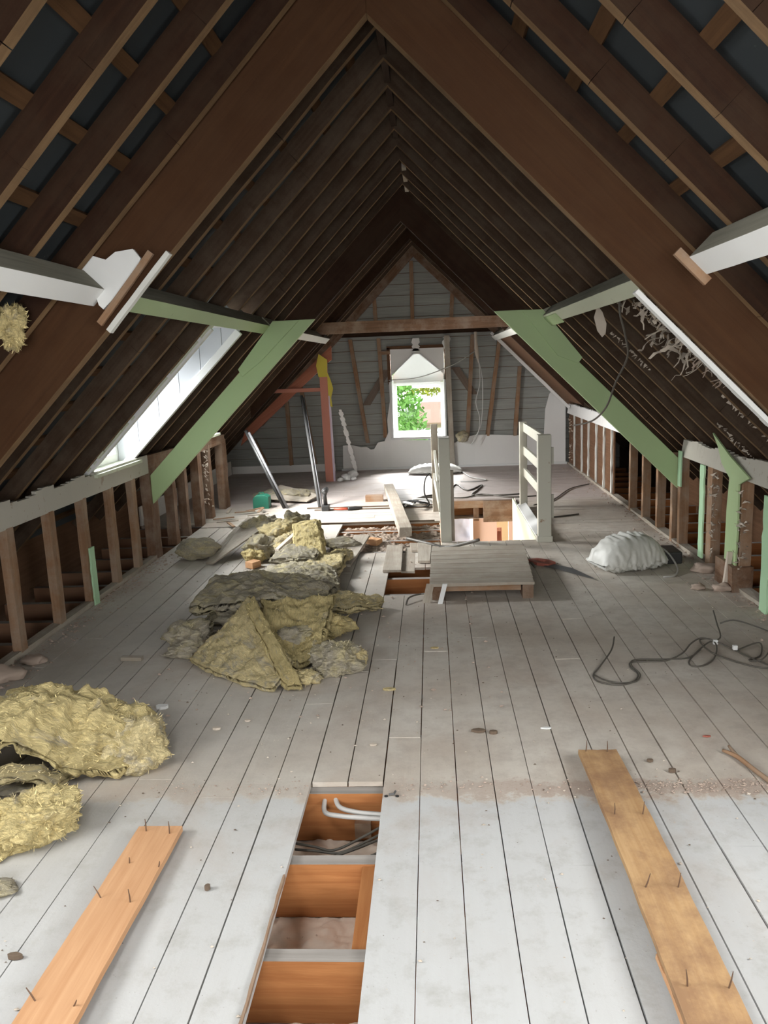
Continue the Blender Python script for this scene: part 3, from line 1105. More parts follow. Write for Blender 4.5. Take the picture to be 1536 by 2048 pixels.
# gable rafters
for s in (-1, 1):
    mb = MB()
    P = principal(s, 11.72, 0.05, -0.06, 0.13, X0 + s * 2.3)
    mb.prism(P, (0, 0.05, 0), ax=axs(s))
    tag(mb.build('gable_rafter', M['studdark']), 'end rafter against the far gable, %s side' % ('left' if s < 0 else 'right'), 'rafter')
# brown diagonal braces let into the gable
for (xa, za), (xb, zb), wh in (((-0.95, 0.95), (-0.62, 1.45), 'left'), ((0.36, 1.45), (0.62, 1.05), 'right')):
    mb = MB()
    mb.bar((xa, 11.78, za), (xb, 11.78, zb), (0.12, 0, 0), (0, 0.02, 0))
    tag(mb.build('gable_brace', M['gabledark']), 'faint brown diagonal board on the gable, %s of the window' % wh, 'timber')

# ------------------------------------------------------------------ red frame at the far left
mb = MB()
mb.bar((-1.40, 10.70, 0.0), (-1.415, 10.70, 1.62), (0.105, 0, 0), (0, 0.09, 0), 6, 0.001)
pr = thing('corner_post', 'red-brown painted post with lilac edge and yellow top beside the far gable', 'post', (-1.4, 10.7, 0))
mb.build('post', M['redpale'], pr, bevel=0.003)
mb = MB()
mb.bar((-1.337, 10.70, 0.0), (-1.352, 10.70, 1.15), (0.02, 0, 0), (0, 0.088, 0), 4, 0.0)
mb.build('lilac_edge', M['lilac'], pr)['label'] = 'lilac painted edge strip'
mb = MB()
mb.prism([(-1.475, 10.645, 1.40), (-1.36, 10.645, 1.40), (-1.35, 10.645, 1.62), (-1.46, 10.645, 1.70), (-1.50, 10.645, 1.55)], (0, 0.01, 0))
mb.prism([(-1.36, 10.66, 1.02), (-1.31, 10.66, 1.00), (-1.325, 10.66, 1.12), (-1.29, 10.66, 1.24), (-1.32, 10.66, 1.36), (-1.36, 10.66, 1.46)], (0, 0.01, 0))
mb.build('yellow_patch', M['yellowpaint'], pr)['label'] = 'torn yellow painted covering'
mb = MB()
P = [V((-1.30, 10.72, 1.80)), V((-2.52, 10.72, 0.74)), V((-2.60, 10.72, 0.52)), V((-1.36, 10.72, 1.58)), V((-1.30, 10.72, 1.62))]
mb.prism(P, (0, 0.06, 0), ax=(-1.65, 0, -1.1))
tag(mb.build('hip_board', M['redwood']), 'wide red-brown diagonal board rising to the red post', 'timber')
mb = MB()
mb.bar((-2.1, 10.70, 1.235), (-1.46, 10.70, 1.235), (0, 0.05, 0), (0, 0, 0.05), 4, 0.001)
tag(mb.build('cross_rail', M['redpale']), 'short red-brown rail between the red post and the diagonal board', 'timber')
mb = MB()
for i in range(26):
    t = i / 26
    mb.bar((-1.24 + 0.16 * t, 10.9 + 0.3 * t, 0.95 - 0.95 * t), (-1.235 + 0.16 * (t + .04), 10.9 + 0.3 * (t + .04), 0.95 - 0.95 * (t + .045)), (random.uniform(0.03, 0.07), 0, 0), (0, 0.02, 0))
tag(mb.build('plaster_edge', M['plaster']), 'ragged plaster edge leaning beside the red post', 'plaster')

# ------------------------------------------------------------------ knee walls


def ragged(y0, y1, z0, z1, x, amp, sd, jag=(1, 1)):
    pts = []
    n = 14
    for i in range(n + 1):
        t = i / n
        pts.append((x, y0 + (amp * noise.noise(V((sd, t * 9, 0))) + random.uniform(-.3, .3) * amp) * jag[0], z0 + (z1 - z0) * t))
    for i in range(n, -1, -1):
        t = i / n
        pts.append((x, y1 + (amp * noise.noise(V((sd, t * 9, 5))) + random.uniform(-.3, .3) * amp) * jag[1], z0 + (z1 - z0) * t))
    return pts


LS = [3.74, 4.16, 4.655, 5.12, 5.59, 6.03]
for i, y in enumerate(LS):
    mb = MB()
    mb.bar((-2.365, y + 0.035, 0.03), (-2.365, y + 0.035, 0.74), (0.05, 0, 0), (0, 0.075, 0), 5, 0.002)
    tag(mb.build('wall_stud', M['stud']), 'brown knee wall stud on the left, %s in front of the green truss' % ORD[len(LS) - 1 - i], 'stud', 'studs of the left knee wall')
for i, (y, wd) in enumerate([(6.42, 0.16), (6.98, 0.10), (7.35, 0.08), (7.8, 0.12), (8.2, 0.10), (8.75, 0.2)]):
    mb = MB()
    mb.bar((-2.38, y + wd / 2, 0.0), (-2.38, y + wd / 2, 0.78), (0.08, 0, 0), (0, wd, 0), 5, 0.004)
    tag(mb.build('wall_stud', M['studdark']), 'dark rough stud of the left knee wall, %s beyond the green truss' % ORD[i], 'stud', 'studs of the left knee wall')
RS = [11.2, 10.65, 10.2, 9.72, 9.28, 8.88]
for i, y in enumerate(RS):
    mb = MB()
    mb.bar((1.962, y, 0.0), (1.962, y, 0.735), (0.02, 0, 0), (0, 0.035, 0), 10, 0.003)
    tag(mb.build('wall_stud', M['white']), 'thin pale edged stud on the right knee wall, %s from the far gable' % ORD[i], 'stud', 'studs of the right knee wall')
RS2 = [(8.02, .06), (7.53, .06), (7.05, .06), (6.62, .06), (6.42, .06), (5.72, .10), (5.24, 0.24), (4.28, 0.07), (3.8, 0.07)]
for i, (y, wd) in enumerate(RS2):
    mb = MB()
    mb.bar((1.985, y, 0.0), (1.985, y, 0.735), (0.07, 0, 0), (0, wd, 0), 6, 0.002)
    tag(mb.build('wall_stud', M['stud']), 'brown stud on the right knee wall, %s nearer than the brown boarded stretch' % ORD[i], 'stud', 'studs of the right knee wall')
# brown boarding behind the far right studs
mb = MB()
mb.box((1.975, 8.83, 0.0), (1.99, 11.7, 0.73))
tag(mb.build('wall_boarding', M['brownboard']), 'dark brown boarding behind the pale edged studs of the right knee wall', 'wall panel')
# plates: left and right face boards and floor plates
mb = MB()
for i in range(60):
    y0, y1 = 1.9 + 4.52 * i / 60, 1.9 + 4.52 * (i + 1) / 60
    zt = 0.885 if (5.3 < y0) else 0.875 + 0.03 * noise.noise(V((y0 * 4, 0, 3))) + random.uniform(-0.008, 0.008)
    mb.prism([(XL, y0, 0.735), (XL, y1, 0.735), (XL, y1, zt), (XL, y0, zt)], (-0.03, 0, 0), ax=(0, 1, 0))
tag(mb.build('wall_plate', M['plate']), 'long dusty cream board along the top of the left knee wall', 'trim')
mb = MB()
mb.prism([(XL, 6.42, 0.74), (XL, 8.9, 0.74), (XL, 8.9, 0.83), (XL, 6.42, 0.88)], (-0.05, 0, 0), ax=(0, 1, 0))
tag(mb.build('wall_plate', M['studdark']), 'dark top plate of the left knee wall beyond the green truss', 'timber')
mb = MB()
mb.box((-2.40, 1.6, 0.0), (XL, 6.5, 0.035), seg=12, jit=0.004)
tag(mb.build('floor_plate', M['greyboard']), 'dusty bottom plate of the left knee wall', 'timber')
mb = MB()
mb.box((1.95, 3.0, 0.0), (2.02, 11.7, 0.03), seg=20, jit=0.006)
tag(mb.build('floor_plate', M['greyboard']), 'dusty bottom plate of the right knee wall', 'timber')
for ya, yb, lab, mt in ((8.4, 11.72, 'white board along the top of the right knee wall near the far gable', 'plaster'),
                        (2.6, 6.40, 'dusty grey board along the top of the right knee wall, camera side of green truss', 'plate')):
    mb = MB()
    n = int((yb - ya) / 0.07)
    for i in range(n):
        y0, y1 = ya + (yb - ya) * i / n, ya + (yb - ya) * (i + 1) / n
        zt = 0.87 + 0.02 * noise.noise(V((y0 * 3, 7, 3))) + random.uniform(-0.006, 0.006)
        mb.prism([(XR, y0, 0.735), (XR, y1, 0.735), (XR + 0.02, y1, zt), (XR + 0.02, y0, zt)], (0.03, 0, 0), ax=(0, 1, 0))
    tag(mb.build('wall_plate', M[mt]), lab, 'trim')
# painted remnants
for pts, mt, lab, x in (
        (ragged(5.775, 5.86, 0.06, 0.74, 1.925, 0.012, 1), 'mint', 'narrow mint green plaster strip on the right knee wall', None),
        ([(1.93, 5.644, 0.985), (1.93, 5.3, 0.86), (1.93, 4.97, 0.765), (1.93, 5.14, 0.70), (1.93, 5.13, 0.4), (1.93, 5.15, 0.12), (1.93, 5.34, 0.12), (1.93, 5.33, 0.5), (1.93, 5.30, 0.72), (1.93, 5.45, 0.80), (1.93, 5.53, 0.90)], 'green', 'green plasterboard piece standing on the right knee wall like a bracket', None),
        (ragged(4.64, 4.74, 0.0, 0.70, 1.93, 0.018, 4), 'mint', 'bright green plaster strip at the right edge, nearest the camera', None),
        (ragged(5.135, 5.205, 0.0, 0.40, -2.325, 0.010, 6), 'mint', 'short mint green strip on a left knee wall stud', None),
        (ragged(6.33, 6.40, 0.50, 0.78, 1.93, 0.004, 8), 'mint', 'mint green block below the lower right end of the green truss', None)):
    mb = MB()
    mb.prism(pts, (0.012 if pts[0][0] > 0 else -0.012, 0, 0), ax=(0, 0, 1))
    tag(mb.build('painted_remnant', M[mt]), lab, 'plaster')
mb = MB()
mb.box((1.90, 5.10, 0.0), (2.03, 5.42, 0.17), seg=2, jit=0.004)
tag(mb.build('timber_block', M['studdark']), 'dark timber block at the foot of the green bracket on the right', 'timber')
mb = MB()
mb.bar((1.89, 5.2, 0.0), (1.915, 5.2, 0.25), (0.03, 0, 0), (0, 0.03, 0), 3, 0.003)
tag(mb.build('pale_stick', M['chip']), 'pale stick standing against the green bracket', 'timber')
# ragged plaster / cobweb edges on a few studs
for k, (x, y, z0, z1) in enumerate(((1.94, 5.62, 0.1, 0.7), (1.94, 5.10, 0.15, 0.7), (-2.335, 8.05, 0.15, 0.75), (1.95, 11.45, 0.02, 0.72))):
    mb = MB()
    for i in range(46):
        zz = random.uniform(z0, z1)
        p = V((x + random.uniform(-0.02, 0.03), y + random.uniform(-0.05, 0.05), zz))
        q = V((random.uniform(-.02, .02), random.uniform(-.025, .025), random.uniform(-.03, .03)))
        mb.prism([p, p + q, p + V((q.y, q.x, q.z * 0.3))], (0.006, 0.004, 0))
    tag(mb.build('plaster_crumbs', M['chip']), ('crumbling plaster lumps clinging to a stud left of the green bracket', 'crumbling plaster lumps right of the green bracket', 'yellowish crumbling filling on a dark stud far left', 'crumbling white plaster edge at the far right corner')[k], 'plaster', kind='stuff')
# left eave: white strip of lining far back
mb = MB()
mb.box((-3.02, 7.9, 0.0), (-3.0, 11.7, 0.20))
struct(mb.build('trim_2', M['plaster']))

# ------------------------------------------------------------------ stairwell and the storey below
st = MB()
st.box((0.885, 6.72, -1.3), (0.945, 9.0, -0.03))
struct(st.build('wall_stairwell', M['creamwall']), 'cream wall down the right side of the stairwell')
mb = MB()
mb.prism([(0.80, 6.80, 0.0), (0.87, 6.80, 0.0), (0.955, 6.80, 0.035), (0.955, 8.35, 0.035), (0.87, 8.35, 0.0), (0.82, 8.35, -0.02)][1:5], (0, 0, 0.03))
tag(mb.build('stair_capping', M['brightwhite'], bevel=0.004), 'white gloss capping along the right edge of the stairwell', 'trim')
mb = MB()
mb.prism([(0.865, 6.80, -0.30), (0.865, 6.80, 0.02), (0.865, 8.8, 0.02), (0.865, 8.8, -0.25), (0.80, 7.7, -0.45)], (0.015, 0, 0))
tag(mb.build('stair_lining', M['cream']), 'pale green lining board below the stairwell capping', 'wall panel')
mb = MB()
mb.box((0.05, 6.74, -0.20), (0.90, 6.79, -0.022), seg=6, jit=0.002)
tag(mb.build('stair_trimmer', M['greyboard']), 'timber trimmer across the near end of the stairwell', 'timber')
mb = MB()
mb.box((0.55, 8.90, -0.26), (0.89, 8.95, -0.02))
tag(mb.build('stair_header', M['studdark']), 'dark header block across the far right end of the stairwell', 'timber')
mb = MB()
mb.box((0.10, 8.92, -0.10), (0.55, 8.97, -0.02), seg=4, jit=0.003)
tag(mb.build('stair_header', M['stud']), 'thin header timber across the far left end of the stairwell', 'timber')
mb = MB()
mb.box((0.44, 8.92, -0.25), (0.50, 8.99, -0.10))
tag(mb.build('hanging_stud', M['studdark']), 'short stud hanging below the stairwell header', 'timber')
lb = MB()
# far wall below with a window and a doorway opening
for a in ((-1.6, 0.02, -2.8, -0.23), (0.02, 0.20, -2.8, -0.23), (0.46, 0.80, -2.8, -0.23), (0.95, 1.8, -2.8, -0.23), (0.20, 0.46, -2.8, -1.9), (0.80, 0.95, -0.40, -0.23)):
    lb.box((a[0], 10.2, a[2]), (a[1], 10.25, a[3]))
struct(lb.build('wall_below', M['wallbelow']), 'pinkish plaster wall of the storey below seen through the stairwell')
lb = MB()
lb.box((-1.65, 6.2, -2.8), (-1.6, 12.4, -0.23))
lb.box((1.8, 6.2, -2.8), (1.85, 12.4, -0.23))
lb.box((-1.65, 12.4, -2.8), (1.85, 12.45, -0.23))
lb.box((-1.65, 6.15, -2.8), (1.85, 6.2, -0.23))
struct(lb.build('wall_below', M['creamwall']))
lb = MB()
lb.box((-1.6, 6.2, -2.85), (1.8, 12.4, -2.8))
struct(lb.build('floor_below', M['greyboard']))
lb = MB()
lb.box((0.455, 10.12, -2.0), (0.49, 10.20, -0.23))
lb.box((0.175, 10.12, -2.0), (0.20, 10.20, -0.23))
struct(lb.build('trim_3', M['brightwhite']))
# draped sheet in the lower opening
mb = MB()
vs, fs, gs = [], [], []
nx, nz = 26, 40
for j in range(nz + 1):
    for i in range(nx + 1):
        x = 0.12 + 0.36 * i / nx
        zz = -0.36 - 1.2 * j / nz
        yy = 10.35 + 0.05 * noise.noise(V((x * 9, zz * 7, 1))) + 0.02 * math.sin(zz * 22 + x * 14)
        vs.append(V((x, yy, zz)))
        gs.append(V((x, yy, zz)))
for j in range(nz):
    for i in range(nx):
        a = j * (nx + 1) + i
        fs.append((a, a + 1, a + nx + 2, a + nx + 1))
mb.add(vs, fs, gs)
o = mb.build('dust_sheet', M['cloth'], smooth=True, recalc=False)
so = o.modifiers.new('s', 'SOLIDIFY')
so.thickness = 0.004
tag(o, 'crumpled bluish white sheet seen through the stairwell', 'dust sheet')
area('daylight_below_window', (0.33, 11.6, -0.7), (0.33, 10.4, -0.75), 0.5, 0.6, 55, (0.92, 0.96, 1))
mb = MB()
for i in range(5):
    mb.bar((0.82 + 0.025 * i, 10.9, -1.35), (0.86 + 0.012 * i, 10.9, -0.75 - 0.05 * (i % 2)), (0.02, 0, 0), (0, 0.02, 0))
tag(mb.build('stacked_timber', M['redwood']), 'brown timber leaning in the lit doorway below the stairwell', 'timber')

# railings


def post(x0, x1, y0, y1, h, mt=None):
    m = MB()
    m.box((x0, y0, 0.0), (x1, y1, h), seg=4, jit=0.0008)
    return m


rl = thing('stair_railing', 'off-white railing with three flat rails on the right side of the stairwell', 'railing', (0.94, 7.5, 0))
post(0.875, 0.985, 6.70, 6.78, 0.91).build('newel_post', M['offwhite'], rl, bevel=0.004)
post(0.895, 0.97, 8.27, 8.34, 0.90).build('newel_post', M['offwhite'], rl, bevel=0.004)
for z0, z1 in ((0.805, 0.895), (0.565, 0.655), (0.345, 0.430)):
    m_ = MB()
    m_.bar((0.945, 6.76, (z0 + z1) / 2), (0.945, 8.29, (z0 + z1) / 2 - 0.005), (0.025, 0, 0), (0, 0, z1 - z0), 4, 0.001)
    m_.build('rail', M['offwhite'], rl, bevel=0.003)
m_ = MB()
m_.box((0.865, 6.69, 0.0), (0.995, 6.80, 0.05))
m_.build('post_base', M['offwhite'], rl, bevel=0.003)
m_ = MB()
m_.box((0.99, 6.735, 0.66), (1.01, 6.76, 0.80))
m_.box((0.99, 6.735, 0.20), (1.01, 6.76, 0.40))
m_.build('rail_stub', M['offwhite'], rl)
rl = thing('stair_railing', 'broken off-white railing with splintered boards on the left side of the stairwell', 'railing', (0.08, 7.5, 0))
post(0.05, 0.145, 6.79, 6.865, 0.90).build('newel_post', M['offwhite'], rl, bevel=0.004)
m_ = MB()
m_.box((0.147, 6.82, 0.0), (0.172, 6.865, 0.62))
m_.build('post_edge', M['greyboard'], rl)
m_ = MB()
m_.box((-0.015, 8.24, 0.0), (0.055, 8.31, 0.91), seg=4, jit=0.001)
m_.build('newel_post', M['greyboard'], rl, bevel=0.004)


def broken(p0, p1, wz, sd):
    """splintered flat board"""
    p0, p1 = V(p0), V(p1)
    d = (p1 - p0)
    up = V((0, 0, wz))
    n = 7
    rr = random.Random(sd)
    poly = [p0 - up / 2, p1 - up / 2]
    for i in range(n + 1):
        t = i / n
        poly.append(p1 - up / 2 + up * t + d.normalized() * rr.uniform(0.0, 0.12))
    poly.append(p0 + up / 2)
    m = MB()
    m.prism(poly, V((0.022, 0, 0)), ax=d)
    return m


for i, (a, b, wz) in enumerate((((0.01, 8.25, 0.60), (0.03, 7.65, 0.42), 0.10), ((0.0, 8.25, 0.36), (0.05, 7.35, 0.16), 0.10), ((0.04, 6.86, 0.30), (0.02, 7.3, 0.40), 0.09))):
    broken(a, b, wz, i).build('broken_rail', M['offwhite'], rl)

# ------------------------------------------------------------------ rubble pit left of the stairs
mb = MB()
rough_sheet(mb, -0.945, 0.05, 6.46, 7.69, -0.038, 120, 140, 0.022, 21)
o = mb.build('rubble', M['dirt'], smooth=True, recalc=False)
tag(o, 'brown dust and rubble filling the gap where boards are missing left of the stairs', 'rubble', kind='stuff')


def board(name, lab, pts, z, t, mat, cat='board', group=None, extra=None, ang=None):
    """flat board lying with its underside corners at pts [(x, y), ...]; z may be a list"""
    zs = z if isinstance(z, (list, tuple)) else [z] * len(pts)
    m = MB()
    m.prism([(p[0], p[1], zz) for p, zz in zip(pts, zs)], (0, 0, t))
    o = m.build(name, mat, bevel=0.002)
    return tag(o, lab, cat, group)


board('loose_board', 'loose grey board lying slightly askew left of the plank platform', [(-0.40, 5.80), (-0.26, 5.80), (-0.275, 6.62), (-0.41, 6.64)], [0.005, 0.005, 0.004, 0.004], 0.02, M['greyboard'], group='loose boards by the stairwell')
board('loose_board', 'short loose board at the upper left corner of the plank platform', [(-0.14, 6.06), (-0.045, 6.05), (-0.03, 6.66), (-0.15, 6.70)], 0.006, 0.02, M['greyboard'], group='loose boards by the stairwell')
board('loose_board', 'narrow loose board between the two others in the floor gap', [(-0.265, 5.86), (-0.16, 5.84), (-0.17, 6.62), (-0.25, 6.64)], -0.018, 0.018, M['greyboard'], group='loose boards by the stairwell')
board('loose_board', 'long grey board beside the insulation heap, pointing to the rubble', [(-0.76, 6.02), (-0.66, 6.00), (-0.58, 6.95), (-0.72, 6.98)], [0.004, 0.004, 0.03, 0.03], 0.02, M['greyboard'], group='loose boards by the stairwell')
board('loose_board', 'broad pale board at the left rim of the stairwell front', [(-0.22, 6.72), (0.04, 6.68), (0.02, 6.38), (-0.20, 6.45)], 0.003, 0.018, M['greyboard'], group='loose boards by the stairwell')
board('wood_offcut', 'small orange offcut in the rubble', [(-0.62, 6.95), (-0.52, 6.88), (-0.47, 6.97), (-0.58, 7.05)], -0.04, 0.05, M['plank'], cat='offcut')
board('loose_board', 'board edge bridging the rubble in front of the crosswise boards', [(-0.95, 7.50), (-0.1, 7.50), (-0.1, 7.57), (-0.95, 7.57)], -0.05, 0.02, M['brownboard'], group='loose boards by the stairwell')

# plank platform (old hatch)
pf = thing('plank_platform', 'low weathered platform of crosswise planks lying over the floor gap', 'platform', (0.31, 5.5, 0))
for i in range(8):
    ya, yb = 5.06 + 0.132 * i, 5.06 + 0.132 * (i + 1) - 0.009
    sh = 0.035 * i / 8
    m_ = MB()
    m_.box((-0.045 + sh * 0.5, ya, 0.098), (0.635 + sh * 1.6, yb, 0.118), seg=4, jit=0.001)
    m_.build('plank', M['greyboard'], pf, bevel=0.002)
for x in (0.0, 0.59):
    m_ = MB()
    m_.box((x - 0.03, 5.08, 0.0), (x + 0.04, 6.08, 0.097))
    m_.build('bearer', M['studdark'], pf)
m_ = MB()
m_.box((0.04, 5.10, 0.055), (0.55, 5.13, 0.097), seg=4, jit=0.002)
m_.build('front_rail', M['stud'], pf)
# leaning broken bits at its front left corner
mb = MB()
mb.bar((-0.07, 5.03, 0.0), (-0.04, 5.07, 0.115), (0.05, 0, 0), (0, 0.02, 0))
tag(mb.build('wood_offcut', M['greyboard']), 'upright grey stick at the front left corner of the platform', 'offcut', 'sticks at the platform corner')
mb = MB()
mb.bar((0.02, 5.0, 0.0), (0.055, 5.045, 0.12), (0.03, 0, 0), (0, 0.015, 0))
tag(mb.build('wood_offcut', M['brightwhite']), 'white painted stick leaning at the front left corner of the platform', 'offcut', 'sticks at the platform corner')
mb = MB()
mb.tube([(-0.20, 4.98, 0.006), (-0.18, 5.06, 0.03), (-0.10, 5.12, 0.035), (-0.05, 5.05, 0.05)], 0.006, 6, smooth_pts=6)
tag(mb.build('cable', M['cabledark']), 'short dark cable curling left of the plank platform', 'cable')

# sawn beam lying diagonally in the middle distance
mb = MB()
mb.bar((-0.55, 9.70, 0.045), (-0.26, 6.98, 0.06), (0.115, 0, 0), (0, 0, 0.085), 10, 0.004)
tag(mb.build('sawn_beam', M['greyboard'], bevel=0.004), 'heavy weathered beam lying across the boards and rubble left of the stairs', 'beam')
mb = MB()
mb.box((-0.78, 8.95, 0.0), (-0.58, 9.05, 0.07))
tag(mb.build('timber_block', M['stud']), 'brown timber block under the far end of the weathered beam', 'timber')
for k, (p, q) in enumerate((((-1.4, 8.62, .008), (0.02, 8.62, .008)), ((-1.3, 8.50, .006), (0.0, 8.48, .006)), ((-1.2, 7.73, .008), (0.0, 7.73, .008)))):
    mb = MB()
    mb.bar(p, q, (0, 0.018, 0), (0, 0, 0.012), 8, 0.002)
    tag(mb.build('lath_strip', M['chipdark']), 'thin dark strip lying across the floor in the middle distance, %s from the gable' % ORD[k], 'timber', 'thin strips in the middle distance')

# ------------------------------------------------------------------ cables


def cable(pts, r, mat, lab, zz=None, sm=6):
    pts = [V(p) if len(p) == 3 else V((p[0], p[1], zz)) for p in pts]
    m = MB()
    m.tube(pts, r, 7, smooth_pts=sm)
    return tag(m.build('cable', mat, smooth=True), lab, 'cable')


cable([(0.941, 4.147, .06), (0.90, 4.03, .03), (0.80, 3.85, .006), (0.755, 3.76, .006), (0.755, 3.69, .006), (0.80, 3.645, .006), (0.87, 3.635, .006), (0.935, 3.68, .006), (0.968, 3.76, .006),
       (0.955, 3.85, .006), (0.975, 3.915, .006), (1.05, 3.925, .006), (1.15, 3.93, .006), (1.25, 3.99, .02), (1.33, 4.09, .04), (1.40, 4.13, .05), (1.48, 4.10, .03), (1.55, 4.01, .01), (1.62, 3.86, .006), (1.70, 3.8, .006), (1.86, 3.9, .006)],
      0.0042, M['cabledark'], 'long dark cable looping across the floor to the right edge')
cable([(0.76, 3.76, .006), (0.79, 3.70, .006), (0.84, 3.66, .006), (0.93, 3.665, .006), (0.975, 3.74, .012), (0.962, 3.86, .012), (1.0, 3.935, .012), (1.15, 3.945, .008), (1.27, 3.96, .008), (1.36, 4.04, .02)],
      0.0036, M['cabledark'], 'second thinner strand beside the long dark floor cable')
cable([(1.556, 4.438, .10), (1.53, 4.30, .07), (1.50, 4.16, .04), (1.42, 4.11, .03), (1.33, 4.02, .01), (1.26, 3.91, .006), (1.26, 3.85, .006), (1.32, 3.86, .006), (1.40, 3.95, .01), (1.45, 4.07, .03), (1.44, 4.14, .04), (1.38, 4.12, .04),
       (1.40, 4.0, .02), (1.50, 3.88, .006), (1.60, 3.81, .006), (1.72, 3.85, .006), (1.86, 3.82, .006)], 0.0042, M['cabledark'], 'tangled cable loop near the right knee wall with an upturned end')
cable([(1.55, 4.05, .01), (1.68, 4.10, .03), (1.64, 3.98, .006), (1.56, 3.92, .006), (1.60, 3.88, .02), (1.68, 3.95, .05), (1.78, 4.1, .06), (1.68, 4.4, .05), (1.6, 4.45, .02)], 0.0042, M['cabledark'], 'knotted cable end at the right edge beside the tangled loop')
for k, (x, y) in enumerate(((1.46, 4.115), (1.53, 4.03))):
    mb = MB()
    mb.box((x - 0.012, y - 0.01, 0.02), (x + 0.012, y + 0.01, 0.045))
    tag(mb.build('cable_clip', M['brightwhite'], bevel=0.004), 'small white clip on the floor cable, %s' % ('left' if k == 0 else 'right'), 'clip')
cable([(1.02, 4.35, 1.975), (1.005, 4.37, 1.93), (1.0, 4.38, 1.86), (1.01, 4.42, 1.76), (1.055, 4.5, 1.66), (1.12, 4.7, 1.53), (1.10, 4.9, 1.38), (1.10, 5.15, 1.22), (1.10, 5.6, 1.10), (1.06, 6.1, 1.03)], 0.006, M['cabledark'], 'black cable hanging from the cream purlin and curving to the green truss')
cable([(-0.60, 11.66, 1.30), (-0.15, 11.55, 1.33), (0.35, 11.55, 1.50), (0.68, 11.66, 1.69)], 0.007, M['grey'], 'grey cable strung across the top of the far window')
cable([(0.66, 11.68, 1.90), (0.66, 11.66, 1.72), (0.70, 11.64, 1.45), (0.70, 11.64, 1.2), (0.64, 11.62, 0.95), (0.69, 11.62, 0.72), (0.66, 11.60, 0.5), (0.56, 11.58, 0.34)], 0.007, M['cablewhite'], 'white cable hanging down the gable right of the window, left strand')
cable([(0.67, 11.68, 1.90), (0.68, 11.66, 1.6), (0.735, 11.64, 1.3), (0.735, 11.64, 0.9), (0.70, 11.62, 0.6), (0.60, 11.60, 0.42)], 0.006, M['cablewhite'], 'white cable hanging down the gable right of the window, right strand')
mb = MB()
mb.tube([(0.655, 11.67, 1.93), (0.655, 11.66, 1.80), (0.665, 11.66, 1.66), (0.69, 11.65, 1.50)], [0.022, 0.026, 0.03, 0.008], 8, smooth_pts=4)
tag(mb.build('cable_bundle', M['chip']), 'tape bound bundle of cables at the top right of the gable', 'cable')
cable([(-0.02, 8.6, .3), (-0.04, 8.55, .36), (-0.09, 8.5, .30), (-0.10, 8.5, .15), (-0.06, 8.5, .02), (-0.3, 8.55, .008), (-0.5, 8.7, .008)], 0.008, M['black'], 'black cable looping behind the broken railing')
cable([(0.18, 9.3, .01), (0.28, 10.0, .01), (0.40, 9.5, .01), (0.6, 9.9, .01), (0.52, 9.5, .01), (0.45, 9.15, .01), (0.75, 9.1, .01), (1.0, 9.15, .01)], 0.009, M['cabledark'], 'dark cable winding over the floor behind the stairwell')
cable([(0.10, 9.05, .01), (0.35, 9.0, .01), (0.55, 9.2, .01), (0.8, 8.98, .01), (0.98, 8.95, .01), (1.15, 8.98, .01)], 0.008, M['cabledark'], 'thin dark cable lying along the far rim of the stairwell')
cable([(0.40, 11.2, .01), (0.5, 10.6, .01), (0.68, 10.3, .01), (0.5, 10.2, .01), (0.35, 10.25, .01)], 0.008, M['grey'], 'grey cable on the floor right of the far sack')
cable([(1.05, 8.4, .01), (1.3, 8.7, .01), (1.6, 9.4, .01), (1.88, 9.7, .012)], 0.007, M['cabledark'], 'thin cable on the floor running to the right knee wall')
cable([(1.05, 7.72, .008), (1.2, 7.75, .008), (1.42, 7.85, .008)], 0.008, M['cabledark'], 'short dark cable right of the railing')
cable([(-0.25, 6.90, .02), (-0.05, 6.62, .03), (0.10, 6.52, .02), (0.35, 6.30, .125)], 0.014, M['cabledark'], 'thick dark hose lying from the rubble to the plank platform')
cable([(0.66, 6.20, .03), (0.72, 6.02, .01), (0.74, 5.85, .008)], 0.010, M['cabledark'], 'dark hose end beside the top right corner of the platform')
# coil of stiff grey conduit behind the beam
for k in range(5):
    mb = MB()
    a = V((-0.42 + 0.05 * k, 8.35 + 0.08 * k, 0.02))
    mb.tube([a, a + V((0.10, 0.05, 0.06)), a + V((0.22 + 0.02 * k, -0.05 + 0.05 * k, 0.05)), a + V((0.30, 0.25 - 0.1 * k, 0.01))], 0.012, 6, smooth_pts=5)
    tag(mb.build('cable_offcut', [M['cablewhite'], M['black'], M['cablewhite'], M['cabledark'], M['black']][k]), 'piece of %s cable in the scrap heap behind the weathered beam, %s from the left' % (['white', 'black', 'white', 'dark', 'black'][k], ORD[k]), 'cable', 'cable scraps behind the beam')
